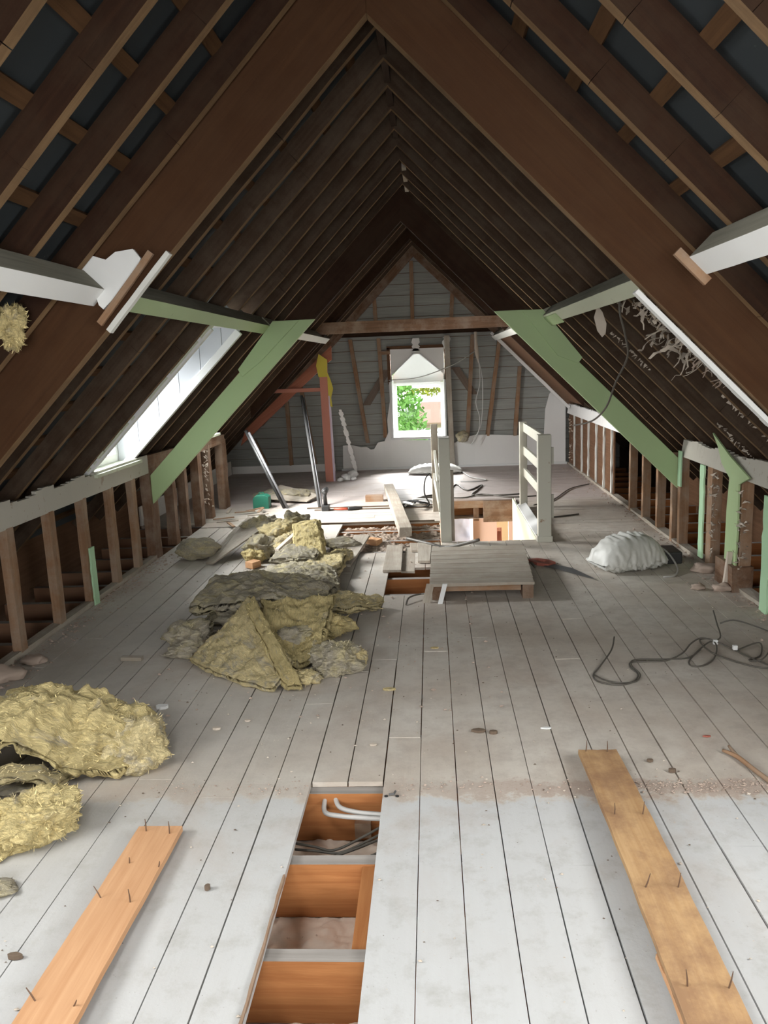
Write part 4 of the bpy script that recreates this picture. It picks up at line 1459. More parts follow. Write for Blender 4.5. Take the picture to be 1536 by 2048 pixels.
# cables inside the front slot
cable([(-0.435, 2.785, -.03), (-0.44, 2.72, -.05), (-0.43, 2.66, -.06), (-0.37, 2.62, -.05), (-0.29, 2.60, -.045), (-0.18, 2.59, -.045)], 0.009, M['grey'], 'thick grey cable bending through the far end of the floor slot, left one')
cable([(-0.405, 2.79, -.03), (-0.40, 2.73, -.045), (-0.375, 2.675, -.05), (-0.31, 2.635, -.045), (-0.24, 2.615, -.04), (-0.18, 2.605, -.04)], 0.009, M['grey'], 'thick grey cable bending through the far end of the floor slot, right one')
for k, (a, b, c) in enumerate((((-0.52, 2.53, -.10), (-0.38, 2.49, -.10), (-0.19, 2.60, -.06)), ((-0.52, 2.51, -.11), (-0.36, 2.475, -.10), (-0.19, 2.57, -.07)), ((-0.52, 2.46, -.11), (-0.40, 2.445, -.10), (-0.19, 2.55, -.08)), ((-0.35, 2.43, -.11), (-0.28, 2.44, -.10), (-0.19, 2.50, -.09)))):
    cable([a, V(a).lerp(V(b), .5), b, V(b).lerp(V(c), .5) + V((0, -0.01, 0)), c], 0.0045, M['cabledark'], 'thin dark cable crossing the floor slot, %s from the far end' % ORD[k])
mb = MB()
mb.box((-0.33, 2.70, -0.19), (-0.27, 2.72, -0.13))
tag(mb.build('timber_block', M['stud']), 'small reddish block deep in the far end of the floor slot', 'timber')
# splintered edge strip beside the slot
mb = MB()
mb.bar((-0.500, 1.5, 0.004), (-0.496, 2.20, 0.004), (0.007, 0, 0), (0, 0, 0.012), 14, 0.0015)
tag(mb.build('splinter_strip', M['stud']), 'long splintered brown strip along the left edge of the floor slot', 'timber')

# ------------------------------------------------------------------ loose planks with nails


def bentplank(name, lab, x0, x1, ya, yb, lift, t, mat, nails, seedv, tw=0.0, notch=False):
    root = thing(name, lab, 'plank', ((x0 + x1) / 2, (ya + yb) / 2, 0))
    m = MB()
    o = m.off()
    n, c = 60, 6
    vs, gs, fs = [], [], []
    for i in range(n + 1):
        tt = i / n
        y = ya + (yb - ya) * tt
        for j in range(c + 1):
            u = j / c
            e = 0.003 * noise.noise(V((y * 6, seedv, 0))) if j in (0, c) else 0
            x = x0 + (x1 - x0) * u + e
            yy = y
            if i == n:
                yy += 0.006 * noise.noise(V((u * 6, seedv, 1)))
            z = lift(tt) + tw * (u - 0.5) * (1 - tt)
            vs.append(V((x, yy, z)))
            gs.append(o + V((y, x, 0)))
    k = len(vs)
    for p, g in zip(list(vs), list(gs)):
        vs.append(p + V((0, 0, t)))
        gs.append(g + V((0, 0, t)))
    C = c + 1
    for i in range(n):
        for j in range(c):
            a = i * C + j
            fs.append((a, a + C, a + C + 1, a + 1))
            fs.append((k + a, k + a + 1, k + a + C + 1, k + a + C))
    for i in range(n):
        for j in (0, c):
            a = i * C + j
            fs.append((a, a + C, k + a + C, k + a))
    for j in range(c):
        for i in (0, n):
            a = i * C + j
            fs.append((a, a + 1, k + a + 1, k + a))
    m.add(vs, fs, gs)
    m.build('board', mat, root)
    for (x, y, ang, ln) in nails:
        tt = (y - ya) / (yb - ya)
        z = lift(tt) + t
        q = MB()
        top = V((x + math.sin(ang) * ln, y, z + math.cos(ang) * ln))
        q.tube([(x, y, z - 0.004), V((x, y, z - 0.004)).lerp(top, .5) + V((0.001, 0, 0)), top], [0.0022, 0.0021, 0.0012], 6)
        q.build('nail', M['nail'], root)
    return root


bentplank('loose_plank', 'clean orange pine plank with upturned nails at the lower left', -1.035, -0.885, 0.9, 2.43, lambda t: 0.012 + 0.03 * (1 - t), 0.02, M['plank'],
          [(-1.00, 2.40, 0.0, .045), (-0.915, 2.385, 0.0, .045), (-1.01, 2.05, -0.45, .042), (-0.915, 2.03, -0.05, .042), (-0.99, 2.22, .1, .02), (-0.89, 2.2, .3, .02), (-1.01, 1.655, -0.5, .042), (-0.91, 1.64, 0.6, .02)], 3.1)
bentplank('loose_plank', 'long worn plank with upturned nails and dark marks at the lower right', 0.53, 0.675, 0.9, 2.91, lambda t: 0.025 + 0.03 * math.sin(3.0 * t), 0.02, M['plank2'],
          [(0.555, 2.895, 0.08, .045), (0.635, 2.89, 0.0, .045), (0.56, 2.43, 0.0, .04), (0.65, 2.43, 0.12, .045), (0.56, 2.05, 0.3, .045), (0.65, 2.05, 0.15, .045), (0.565, 1.69, -0.1, .045), (0.658, 1.685, 0.2, .045)], 8.3)
mb = MB()
mb.bar((0.536, 1.2, 0.035), (0.534, 1.82, 0.048), (0.012, 0, 0), (0, 0, 0.014), 10, 0.002)
tag(mb.build('splinter_strip', M['plank']), 'split sliver along the left edge of the worn right plank', 'timber')
# forked stick
mb = MB()
mb.tube([(1.095, 2.965, .012), (1.13, 2.91, .014), (1.155, 2.82, .012), (1.19, 2.70, .010), (1.23, 2.60, .010)], [0.006, 0.009, 0.009, 0.010, 0.008], 7, smooth_pts=4)
mb.tube([(1.125, 2.985, .02), (1.128, 2.94, .016), (1.133, 2.905, .014)], [0.005, 0.007, 0.008], 7, smooth_pts=3)
tag(mb.build('stick', M['stud'], smooth=True), 'forked brown stick on the floor at the right edge', 'stick')

# ------------------------------------------------------------------ insulation


def interp(ctrl, u, v):
    """ctrl rows x cols of points, catmull in both directions"""
    R, C = len(ctrl), len(ctrl[0])

    def cr(P, t):
        n = len(P)
        f = t * (n - 1)
        i = min(int(f), n - 2)
        f -= i
        p0, p1, p2, p3 = P[max(i - 1, 0)], P[i], P[i + 1], P[min(i + 2, n - 1)]
        return 0.5 * ((2 * p1) + (p2 - p0) * f + (2 * p0 - 5 * p1 + 4 * p2 - p3) * f * f + (3 * p1 - p0 - 3 * p2 + p3) * f ** 3)
    return cr([cr(row, v) for row in ctrl], u)


def wool(lab, ctrl, thick, mat, sd, nu=44, nv=44, amp=0.018, fib=350, parent=None, group='torn insulation batts', name='insulation_batt', floorz=0.002):
    """thick soft slab: ctrl is a grid of points of its mid surface"""
    nu, nv, amp = int(nu * 1.5), int(nv * 1.5), amp * 1.35
    ctrl = [[V(p) for p in r] for r in ctrl]
    P = [[interp(ctrl, i / nu, j / nv) for j in range(nv + 1)] for i in range(nu + 1)]
    N = [[None] * (nv + 1) for _ in range(nu + 1)]
    for i in range(nu + 1):
        for j in range(nv + 1):
            a = P[min(i + 1, nu)][j] - P[max(i - 1, 0)][j]
            b = P[i][min(j + 1, nv)] - P[i][max(j - 1, 0)]
            n = a.cross(b)
            N[i][j] = n.normalized() if n.length > 1e-9 else V((0, 0, 1))
    vs, gs, fs = [], [], []
    O = V((sd * 3.7, sd * 1.3, sd * 2.1))
    C = nv + 1

    def disp(p, n, k):
        q = p * 7 + O
        d = noise.fractal(q, 0.8, 2.2, 5) * amp
        d += noise.ridged_multi_fractal(V((p.x * 10, p.y * 10, p.z * 22)) + O, 1.0, 2.0, 4, 0.9, 2.0) * amp * 0.35
        d += (noise.ridged_multi_fractal(V((p.x * 26, p.y * 26, p.z * 40)) + O, 0.9, 2.0, 3, 0.9, 2.0) - 0.9) * amp * 0.22
        w_ = V((noise.noise(q * 2.3), noise.noise(q * 2.3 + V((9, 0, 0))), noise.noise(q * 2.3 + V((0, 9, 0))))) * amp * 0.55
        return p + n * d + w_
    for side in (1, -1):
        for i in range(nu + 1):
            for j in range(nv + 1):
                u, v = i / nu, j / nv
                e = min(u, 1 - u, v, 1 - v) * 2
                th = thick * (0.42 + 0.58 * min(1, e * 4.5) ** 0.45) * (0.85 + 0.3 * noise.noise(P[i][j] * 4 + O))
                p = P[i][j] + N[i][j] * (th / 2 * side)
                p = disp(p, N[i][j] * side, side)
                if p.z < floorz:
                    p.z = floorz + 0.15 * (0.01 if p.z < floorz - 0.03 else 0)
                vs.append(p)
                gs.append(V((u * 0.9 + O.x, v * 0.9 + O.y, side * thick / 2 + O.z)))
    K = C * (nu + 1)
    for i in range(nu):
        for j in range(nv):
            a = i * C + j
            fs.append((a, a + C, a + C + 1, a + 1))
            fs.append((K + a, K + a + 1, K + a + C + 1, K + a + C))
    edge = [(i, 0) for i in range(nu + 1)] + [(nu, j) for j in range(1, nv + 1)] + [(i, nv) for i in range(nu - 1, -1, -1)] + [(0, j) for j in range(nv - 1, 0, -1)]
    # edge band with a layered, frayed middle row
    mid = []
    for (i, j) in edge:
        a = vs[i * C + j]
        b = vs[K + i * C + j]
        c = (a + b) / 2
        out = P[i][j] - P[nu // 2][nv // 2]
        out = out.normalized() if out.length else V((0, 0, 1))
        p = c + out * (0.25 * thick + amp * 0.8 * noise.noise(P[i][j] * 25 + O))
        p.z = max(p.z, floorz)
        mid.append(len(vs))
        vs.append(p)
        gs.append(V((i / nu * 0.9 + O.x, j / nv * 0.9 + O.y, O.z)))
    for q in range(len(edge)):
        r = (q + 1) % len(edge)
        a, b = edge[q][0] * C + edge[q][1], edge[r][0] * C + edge[r][1]
        fs.append((a, b, mid[r], mid[q]))
        fs.append((mid[q], mid[r], K + b, K + a))
    m = MB()
    m.add(vs, fs, gs)
    rr = random.Random(int(sd * 10))
    nv_ = len(vs)
    for q in range(fib * 2):
        k = rr.randrange(nv_)
        p = vs[k]
        d = V((rr.uniform(-1, 1), rr.uniform(-1, 1), rr.uniform(-0.4, 1))).normalized()
        L = rr.uniform(0.008, 0.024)
        s_ = d.cross(V((rr.uniform(-1, 1), rr.uniform(-1, 1), rr.uniform(-1, 1)))).normalized() * rr.uniform(0.0006, 0.0018)
        b = p + d * L * 0.5 + V((0, 0, -0.002))
        e = p + d * L + V((rr.uniform(-.006, .006), rr.uniform(-.006, .006), -0.006))
        if e.z < 0.002:
            continue
        m.add([p - s_, p + s_, b + s_ * .8, b - s_ * .8, e], [(0, 1, 2, 3), (3, 2, 4)], [gs[k]] * 5)
    o = m.build(name, mat, parent, smooth=True, recalc=False)
    if parent is None:
        tag(o, lab, 'insulation', group)
    return o


def clump(lab, c, r, mat, sd, amp=0.35, sub=5, fib=250, rot=0.0, group='torn insulation batts', name='insulation_clump', cat='insulation', flat=0.0):
    import bmesh
    bm = bmesh.new()
    bmesh.ops.create_icosphere(bm, subdivisions=sub, radius=1.0)
    O = V((sd * 5.1, sd * 2.3, sd))
    vs, gs = [], []
    cr, sr = math.cos(rot), math.sin(rot)
    for v in bm.verts:
        n = v.co.normalized()
        f = 1 + amp * noise.fractal(n * 1.3 + O, 0.9, 2.1, 4) + amp * 0.30 * (noise.ridged_multi_fractal(n * 1.9 + O, 1.1, 2.1, 4, 0.9, 2) - 1.0) + 0.035 * noise.noise(n * 12 + O)
        q = V((n.x * r[0], n.y * r[1], n.z * r[2])) * f
        q = V((q.x * cr - q.y * sr, q.x * sr + q.y * cr, q.z))
        p = V(c) + q
        p.z = max(p.z, 0.002)
        vs.append(p)
        gs.append(V((q.x, q.y, q.z)) + O)
    fs = [tuple(v.index for v in f.verts) for f in bm.faces]
    bm.free()
    m = MB()
    m.add(vs, fs, gs)
    rr = random.Random(int(sd * 10))
    for q in range(fib):
        k = rr.randrange(len(vs))
        p = vs[k]
        if p.z < 0.01:
            continue
        d = ((p - V(c)).normalized() + V((rr.uniform(-1, 1), rr.uniform(-1, 1), rr.uniform(-0.6, .8)))).normalized()
        L = rr.uniform(0.007, 0.022)
        s_ = d.cross(V((rr.uniform(-1, 1), rr.uniform(-1, 1), rr.uniform(-1, 1)))).normalized() * rr.uniform(0.0006, 0.0018)
        e = p + d * L
        b = p + d * L * 0.5 + V((0, 0, -.002))
        m.add([p - s_, p + s_, b + s_ * .8, b - s_ * .8, e], [(0, 1, 2, 3), (3, 2, 4)], [gs[k]] * 5)
    o = m.build(name, mat, smooth=True, recalc=False)
    tag(o, lab, cat, group)
    return o


# --- left foreground heap
wool('big folded yellow insulation batt with an arch at the left edge', [
    [(-1.98, 2.70, 0.06), (-1.96, 2.86, 0.10), (-1.94, 3.05, 0.10)],
    [(-1.83, 2.66, 0.14), (-1.82, 2.84, 0.19), (-1.80, 3.04, 0.18)],
    [(-1.68, 2.62, 0.23), (-1.66, 2.84, 0.285), (-1.64, 3.06, 0.24)],
    [(-1.555, 2.66, 0.22), (-1.53, 2.86, 0.275), (-1.50, 3.06, 0.23)],
    [(-1.46, 2.72, 0.11), (-1.40, 2.88, 0.21), (-1.37, 3.06, 0.20)],
    [(-1.36, 2.76, 0.05), (-1.27, 2.90, 0.15), (-1.25, 3.06, 0.16)],
    [(-1.22, 2.80, 0.045), (-1.15, 2.92, 0.10), (-1.14, 3.04, 0.11)]], 0.075, M['insY'], 1.3, 90, 50, 0.026, 1400)
clump('shaggy yellow-grey right end of the left heap, rounded and dirty', (-1.235, 2.93, 0.09), (0.13, 0.14, 0.10), M['insM'], 4.4, 0.35, 5, 700)
clump('puffed yellow tuft on top of the left heap', (-1.42, 2.95, 0.20), (0.13, 0.12, 0.055), M['insY'], 7.7, 0.45, 5, 500)
wool('thin drooping strand of insulation under the left heap', [
    [(-1.95, 2.45, 0.03), (-1.93, 2.56, 0.05)], [(-1.80, 2.52, 0.06), (-1.78, 2.62, 0.08)], [(-1.66, 2.60, 0.09), (-1.64, 2.69, 0.10)],
    [(-1.56, 2.66, 0.08), (-1.53, 2.74, 0.08)], [(-1.46, 2.68, 0.03), (-1.43, 2.76, 0.03)]], 0.04, M['insM'], 2.2, 50, 20, 0.014, 400)
wool('flat brown layer of insulation below the drooping strand', [
    [(-1.95, 2.52, 0.02), (-1.95, 2.70, 0.03)], [(-1.75, 2.60, 0.02), (-1.75, 2.76, 0.03)], [(-1.55, 2.70, 0.02), (-1.53, 2.82, 0.02)]], 0.03, M['insG'], 2.9, 40, 20, 0.012, 200)
clump('torn yellow lump of insulation in front of the left heap', (-1.40, 2.42, 0.065), (0.15, 0.125, 0.085), M['insY'], 5.9, 0.42, 6, 1200, rot=0.5)
clump('lower yellow lump of insulation at the left image edge', (-1.50, 2.36, 0.04), (0.13, 0.10, 0.06), M['insY'], 9.9, 0.35, 5, 500)
clump('small dim piece of insulation at the left edge below the heap', (-1.40, 2.13, 0.012), (0.09, 0.05, 0.016), M['insG'], 12.1, 0.3, 4, 80)

# --- main heap in the middle
wool('tent shaped insulation batt leaning at the front of the middle heap', [
    [(-1.33, 4.02, 0.02), (-1.16, 4.12, 0.16), (-1.035, 4.22, 0.30)],
    [(-1.16, 3.84, 0.02), (-1.05, 3.98, 0.13), (-0.97, 4.12, 0.26)],
    [(-0.98, 3.70, 0.02), (-0.91, 3.84, 0.09), (-0.87, 3.96, 0.16)],
    [(-0.80, 3.60, 0.02), (-0.76, 3.70, 0.05), (-0.74, 3.80, 0.09)]], 0.055, M['insM'], 3.3, 60, 60, 0.012, 400)
wool('thick yellow edge strip of the tent shaped batt', [
    [(-1.05, 4.16, 0.27), (-1.00, 4.20, 0.30)], [(-0.96, 3.98, 0.21), (-0.91, 4.02, 0.23)], [(-0.86, 3.82, 0.12), (-0.81, 3.86, 0.14)], [(-0.78, 3.66, 0.05), (-0.71, 3.70, 0.06)], [(-0.73, 3.60, 0.03), (-0.67, 3.63, 0.03)]],
    0.07, M['insY'], 3.9, 60, 16, 0.012, 400)
wool('draped yellow insulation batt hanging in a curve in the middle heap', [
    [(-1.00, 4.36, 0.24), (-0.82, 4.45, 0.20), (-0.60, 4.52, 0.20)],
    [(-0.94, 4.12, 0.14), (-0.80, 4.20, 0.10), (-0.60, 4.30, 0.17)],
    [(-0.86, 3.98, 0.10), (-0.76, 4.02, 0.05), (-0.61, 4.12, 0.12)],
    [(-0.80, 3.86, 0.04), (-0.72, 3.90, 0.03), (-0.62, 4.00, 0.05)]], 0.06, M['insY'], 6.1, 60, 50, 0.018, 600)
clump('dark hollow of dirty insulation inside the middle heap', (-0.79, 4.14, 0.10), (0.13, 0.08, 0.06), M['insG'], 8.8, 0.45, 5, 300)
wool('grey topped insulation slab at the upper left of the middle heap', [
    [(-1.46, 4.50, 0.15), (-1.44, 4.70, 0.19), (-1.42, 4.95, 0.20)],
    [(-1.28, 4.46, 0.17), (-1.26, 4.70, 0.21), (-1.24, 4.98, 0.21)],
    [(-1.10, 4.40, 0.20), (-1.06, 4.66, 0.21), (-1.04, 4.98, 0.20)],
    [(-0.90, 4.42, 0.19), (-0.86, 4.66, 0.19), (-0.84, 4.95, 0.18)],
    [(-0.70, 4.46, 0.18), (-0.66, 4.66, 0.17), (-0.64, 4.90, 0.15)]], 0.09, M['insG'], 10.3, 70, 50, 0.02, 600)
clump('dirty support lump under the grey slab of the middle heap', (-1.20, 4.66, 0.07), (0.22, 0.16, 0.08), M['insG'], 10.9, 0.35, 5, 200)
clump('ragged grey insulation scrap at the left foot of the middle heap', (-1.40, 4.28, 0.07), (0.13, 0.16, 0.075), M['insG'], 13.4, 0.45, 5, 400, rot=0.4)
clump('low dark scrap of insulation trailing left of the middle heap', (-1.38, 4.12, 0.04), (0.11, 0.07, 0.04), M['insG'], 14.4, 0.4, 5, 250)
wool('pointed tongue of insulation stretching right from the middle heap', [
    [(-0.72, 4.64, 0.10), (-0.72, 4.82, 0.12), (-0.74, 5.0, 0.10)],
    [(-0.58, 4.66, 0.08), (-0.57, 4.80, 0.10), (-0.57, 4.98, 0.08)],
    [(-0.46, 4.74, 0.06), (-0.45, 4.83, 0.07), (-0.44, 4.96, 0.06)],
    [(-0.37, 4.84, 0.04), (-0.36, 4.88, 0.04), (-0.35, 4.93, 0.04)]], 0.06, M['insM'], 15.5, 50, 34, 0.016, 400)
clump('crumpled yellow insulation under the pointed tongue', (-0.60, 4.42, 0.06), (0.11, 0.10, 0.065), M['insY'], 16.6, 0.45, 5, 400)
clump('grey and yellow clump of insulation at the lower right of the middle heap', (-0.53, 3.90, 0.055), (0.135, 0.12, 0.075), M['insG'], 17.2, 0.42, 6, 700, rot=0.5)
clump('rounded yellowish end of the lower right clump', (-0.45, 3.96, 0.05), (0.075, 0.08, 0.055), M['insM'], 17.9, 0.3, 5, 300)
clump('small brown scrap between the batt and the lower right clump', (-0.66, 3.73, 0.03), (0.07, 0.06, 0.035), M['insM'], 18.3, 0.4, 4, 150)
wool('broad flat insulation slab with a dusty top behind the middle heap', [
    [(-1.24, 5.05, 0.06), (-1.27, 5.35, 0.07), (-1.24, 5.75, 0.07)],
    [(-1.02, 4.96, 0.09), (-1.04, 5.34, 0.10), (-1.02, 5.80, 0.09)],
    [(-0.84, 4.94, 0.09), (-0.84, 5.30, 0.11), (-0.88, 5.78, 0.09)],
    [(-0.64, 5.00, 0.06), (-0.68, 5.30, 0.07), (-0.76, 5.70, 0.06)]], 0.075, M['insG'], 19.5, 60, 60, 0.018, 500)
clump('small bright yellow tuft left of the flat slab', (-1.32, 5.48, 0.04), (0.08, 0.06, 0.035), M['insY'], 20.5, 0.4, 5, 200)
wool('thick yellow insulation block right of the flat slab', [
    [(-0.98, 5.55, 0.06), (-0.98, 5.78, 0.07), (-0.98, 6.05, 0.07)],
    [(-0.84, 5.50, 0.06), (-0.84, 5.76, 0.07), (-0.84, 6.05, 0.07)],
    [(-0.70, 5.68, 0.06), (-0.70, 5.84, 0.07), (-0.70, 6.05, 0.07)]], 0.10, M['insM'], 21.5, 40, 40, 0.010, 300)
wool('dark edged slab lying behind the broad flat slab', [
    [(-1.24, 5.78, 0.12), (-1.22, 6.02, 0.14)], [(-1.05, 5.74, 0.14), (-1.05, 6.04, 0.16)], [(-0.90, 5.76, 0.13), (-0.90, 6.06, 0.15)]], 0.06, M['insG'], 22.5, 40, 24, 0.014, 250)
wool('upright yellow insulation block standing at the back of the heap', [
    [(-1.10, 6.10, 0.32), (-1.00, 6.12, 0.34), (-0.91, 6.12, 0.34)],
    [(-1.08, 6.02, 0.20), (-0.99, 6.02, 0.21), (-0.88, 6.04, 0.22)],
    [(-1.06, 5.92, 0.07), (-0.96, 5.92, 0.07), (-0.84, 5.94, 0.07)]], 0.10, M['insY'], 23.5, 44, 36, 0.012, 350)
clump('small yellow chunk right of the upright block', (-0.75, 6.16, 0.06), (0.09, 0.09, 0.055), M['insM'], 24.5, 0.3, 5, 200)
clump('dark grey scrap lying behind the small yellow chunk', (-0.80, 6.62, 0.05), (0.15, 0.10, 0.05), M['insG'], 25.5, 0.35, 5, 150)
for k, (x, y, z, rx, ry, rz, mt, wh) in enumerate((
        (-1.42, 6.35, 0.10, 0.13, 0.13, 0.10, 'insG', 'left of the upright block, lowest'),
        (-1.28, 6.50, 0.20, 0.16, 0.13, 0.10, 'insM', 'heaped left of the upright block, uppermost'),
        (-1.50, 6.80, 0.16, 0.16, 0.16, 0.12, 'insG', 'at the back, leftmost of the rear heap'),
        (-1.18, 6.30, 0.12, 0.12, 0.10, 0.10, 'insM', 'tucked against the upright block'),
        (-1.46, 6.22, 0.06, 0.08, 0.07, 0.06, 'insY', 'bright, at the front left of the rear heap'),
        (-1.22, 6.78, 0.20, 0.13, 0.12, 0.10, 'insG', 'behind the upright block'))):
    clump('crumpled insulation lump ' + wh, (x, y, z), (rx, ry, rz), M[mt], 30.5 + k * 1.7, 0.5, 5, 350)
clump('brownish insulation roll lying by the dark studs on the left', (-1.98, 6.42, 0.09), (0.17, 0.15, 0.09), M['insG'], 41.3, 0.25, 5, 120)
mb = MB()
mb.prism([(-1.86, 6.20, 0.004), (-1.80, 6.18, 0.004), (-1.46, 6.62, 0.20), (-1.66, 6.95, 0.24), (-1.80, 6.75, 0.12)], (0, 0, 0.012))
tag(mb.build('hardboard_sheet', M['greyboard']), 'dark grey sheet leaning between the insulation heap and the left wall', 'board')
# offcuts in the heap
board('wood_offcut', 'short brick coloured offcut at the left of the insulation heap', [(-1.50, 6.05), (-1.43, 6.00), (-1.38, 6.08), (-1.45, 6.13)], 0.005, 0.05, M['plank'], cat='offcut')
mb = MB()
mb.bar((-1.22, 5.95, 0.16), (-1.08, 6.22, 0.26), (0.03, -0.015, 0), (0, 0, 0.03))
tag(mb.build('wood_offcut', M['chip']), 'pale stick lying on the insulation heap', 'offcut')
board('wood_offcut', 'thin brown offcut beside the small yellow tuft', [(-1.46, 5.42), (-1.36, 5.38), (-1.35, 5.42), (-1.45, 5.46)], 0.004, 0.02, M['plank'], cat='offcut')
mb = MB()
mb.bar((-1.74, 4.09, 0.012), (-1.62, 4.08, 0.012), (0, 0.035, 0), (0, 0, 0.02))
tag(mb.build('wood_offcut', M['greyboard']), 'small grey offcut on the floor near the left knee wall', 'offcut')
# loose insulation seen high left behind the purlin
mb = clump('yellow insulation hanging behind the big truss at the upper left edge', (-1.56, 2.98, 1.74), (0.05, 0.06, 0.09), M['insY'], 44.4, 0.5, 5, 350)
clump('lump of yellowish wool on the gable beside the window post', (0.44, 11.6, 0.46), (0.10, 0.07, 0.08), M['insG'], 45.4, 0.35, 4, 60)
clump('old foam lump stuck to the lower edge of the big truss', (0.78, 3.24, 1.96), (0.05, 0.03, 0.05), M['insG'], 46.4, 0.5, 4, 120)
rr = random.Random(77)


def scraps(lab, n, d0, d1, ya, yb, size, mat, drop):
    m = MB()
    for i in range(n):
        d = rr.uniform(d0, d1)
        y = rr.gauss((ya + yb) / 2, (yb - ya) / 3.2)
        p = RP(1, d, -0.004, y)
        k = 5
        w_ = size * rr.uniform(0.25, 1.0)
        L = drop * rr.uniform(0.2, 1.3)
        dx, dy = rr.uniform(-1.5, 1.5), rr.uniform(-2.5, 2.5)
        side = V((rr.uniform(-1, 1), rr.uniform(-1, 1), 0.3)).normalized()
        vs, fs = [], []
        cur = V(p)
        for q in range(k + 1):
            t = q / k
            ww = w_ * (1 - 0.6 * t) * rr.uniform(0.7, 1.2)
            vs += [cur - side * ww / 2, cur + side * ww / 2]
            cur = cur + V((dx * L * .25, dy * L * .25, -L / k)) + V((rr.uniform(-1, 1), rr.uniform(-1, 1), rr.uniform(-1, 1))) * size * 0.4
        for q in range(k):
            fs.append((2 * q, 2 * q + 1, 2 * q + 3, 2 * q + 2))
        m.add(vs, fs)
    o = m.build('torn_lining', mat, recalc=False)
    so_ = o.modifiers.new('s', 'SOLIDIFY')
    so_.thickness = 0.0025
    return tag(o, lab, 'scraps', kind='stuff')


scraps('tangle of torn pale lining scraps hanging below the right slope beside the white strip', 90, 1.22, 1.60, 3.95, 4.60, 0.040, M['chip'], 0.065)
scraps('smaller pinkish torn scraps hanging right of the pale tangle', 45, 1.50, 1.72, 3.92, 4.15, 0.035, M['grit'], 0.07)
mb = MB()
mb.prism([(1.02, 5.05, 1.84), (1.05, 5.05, 1.80), (1.075, 5.05, 1.73), (1.07, 5.05, 1.67), (1.05, 5.05, 1.65), (1.02, 5.05, 1.69), (1.0, 5.05, 1.77)], (0, 0.004, 0))
tag(mb.build('torn_lining', M['chip']), 'single tongue shaped torn scrap hanging under the right slope behind the black cable', 'scraps')
for k, (d, y) in enumerate(((1.78, 4.5), (1.40, 5.5), (2.0, 5.2))):
    m = MB()
    for i in range(22):
        p = RP(1, d + 0.012 * i, 0.0, y + 0.012 * rr.uniform(-1, 1))
        q = V((rr.uniform(-.02, .02), rr.uniform(-.02, .02), -rr.uniform(.0, .03)))
        m.prism([p, p + q, p + V((q.y, -q.x, q.z * .5))], (0.004, 0, 0.004))
    tag(m.build('plaster_crumbs', M['chip']), 'row of plaster scraps stuck to a right slope rafter edge, %s' % ('nearest', 'upper far', 'lower far')[k], 'plaster', kind='stuff')

# ------------------------------------------------------------------ sacks


def sack(lab, c, L, Wd, H, rot, mat, sd):
    n, k = 64, 44
    m = MB()
    vs, gs, fs = [], [], []
    O = V((sd, sd * 2, 0))
    cr, sr = math.cos(rot), math.sin(rot)
    for i in range(n + 1):
        u = -1 + 2 * i / n
        env = (1 - abs(u) ** 3.2)
        for j in range(k):
            th = 2 * math.pi * j / k
            cy = math.cos(th)
            sz = math.sin(th)
            wy_ = Wd * (0.72 + 0.28 * env) * math.copysign(abs(cy) ** 0.75, cy)
            hz = H * (0.10 + 0.90 * env ** 0.75) * (sz if sz > 0 else sz * 0.35)
            p = V((u * L * (1 + 0.05 * noise.noise(V((cy * 2, sz * 2, sd)))), wy_, hz + H * 0.33))
            cr1 = 0.05 * H * noise.ridged_multi_fractal(V((u * 3 + sd, th * 1.5, 0)), 1.0, 2.0, 4, 1, 2) * (0.3 + env)
            cr2 = 0.10 * H * noise.noise(V((u * 9 + sd, th * 3.2, 1)))
            p.z += cr1 + cr2 - 0.05 * H
            p.y += cr2
            p.z = max(p.z, 0.003)
            q = V((p.x * cr - p.y * sr, p.x * sr + p.y * cr, p.z)) + V(c)
            vs.append(q)
            gs.append(p * 3 + O)
    for i in range(n):
        for j in range(k):
            a, b = i * k + j, i * k + (j + 1) % k
            fs.append((a, b, b + k, a + k))
    fs.append(tuple(range(k))[::-1])
    fs.append(tuple(range(n * k, n * k + k)))
    m.add(vs, fs, gs)
    return tag(m.build('rubble_sack', mat, smooth=True), lab, 'sack')


sack('full white plastic sack lying on the floor by the right knee wall', (1.40, 5.78, 0.0), 0.26, 0.17, 0.19, 0.35, M['sack'], 2.0)
sack('flat white sack lying in front of the far gable window', (0.03, 11.15, 0.0), 0.37, 0.16, 0.10, -0.05, M['sack'], 5.0)
cable([(1.62, 5.95, .14), (1.70, 5.85, .10), (1.72, 5.65, .03), (1.66, 5.52, .006), (1.58, 5.50, .006)], 0.007, M['grey'], 'grey cord trailing from the white sack by the right knee wall')
mb = MB()
mb.box((1.66, 5.86, 0.0), (1.82, 6.10, 0.09))
tag(mb.build('dark_box', M['black'], bevel=0.01), 'dark object lying behind the white sack on the right', 'box')

# handsaw
hs = thing('handsaw', 'old handsaw with a dull blade and red handle right of the plank platform', 'saw', (0.9, 5.8, 0))
mb = MB()
mb.prism([(0.86, 5.93, 0.010), (0.80, 5.85, 0.010), (0.86, 5.80, 0.010), (1.10, 5.47, 0.010), (1.095, 5.50, 0.010), (1.00, 5.78, 0.010)], (0, 0, 0.002))
mb.build('blade', M['steel'], hs)
mb = MB()
ring = [(0.70, 6.02), (0.76, 5.91), (0.84, 5.86), (0.90, 5.92), (0.86, 6.00), (0.78, 6.06)]
inner = [(0.75, 6.00), (0.785, 5.945), (0.82, 5.92), (0.845, 5.945), (0.82, 5.98), (0.78, 6.01)]
for i in range(6):
    j = (i + 1) % 6
    mb.prism([(ring[i][0], ring[i][1], 0.003), (ring[j][0], ring[j][1], 0.003), (inner[j][0], inner[j][1], 0.003), (inner[i][0], inner[i][1], 0.003)], (0, 0, 0.022))
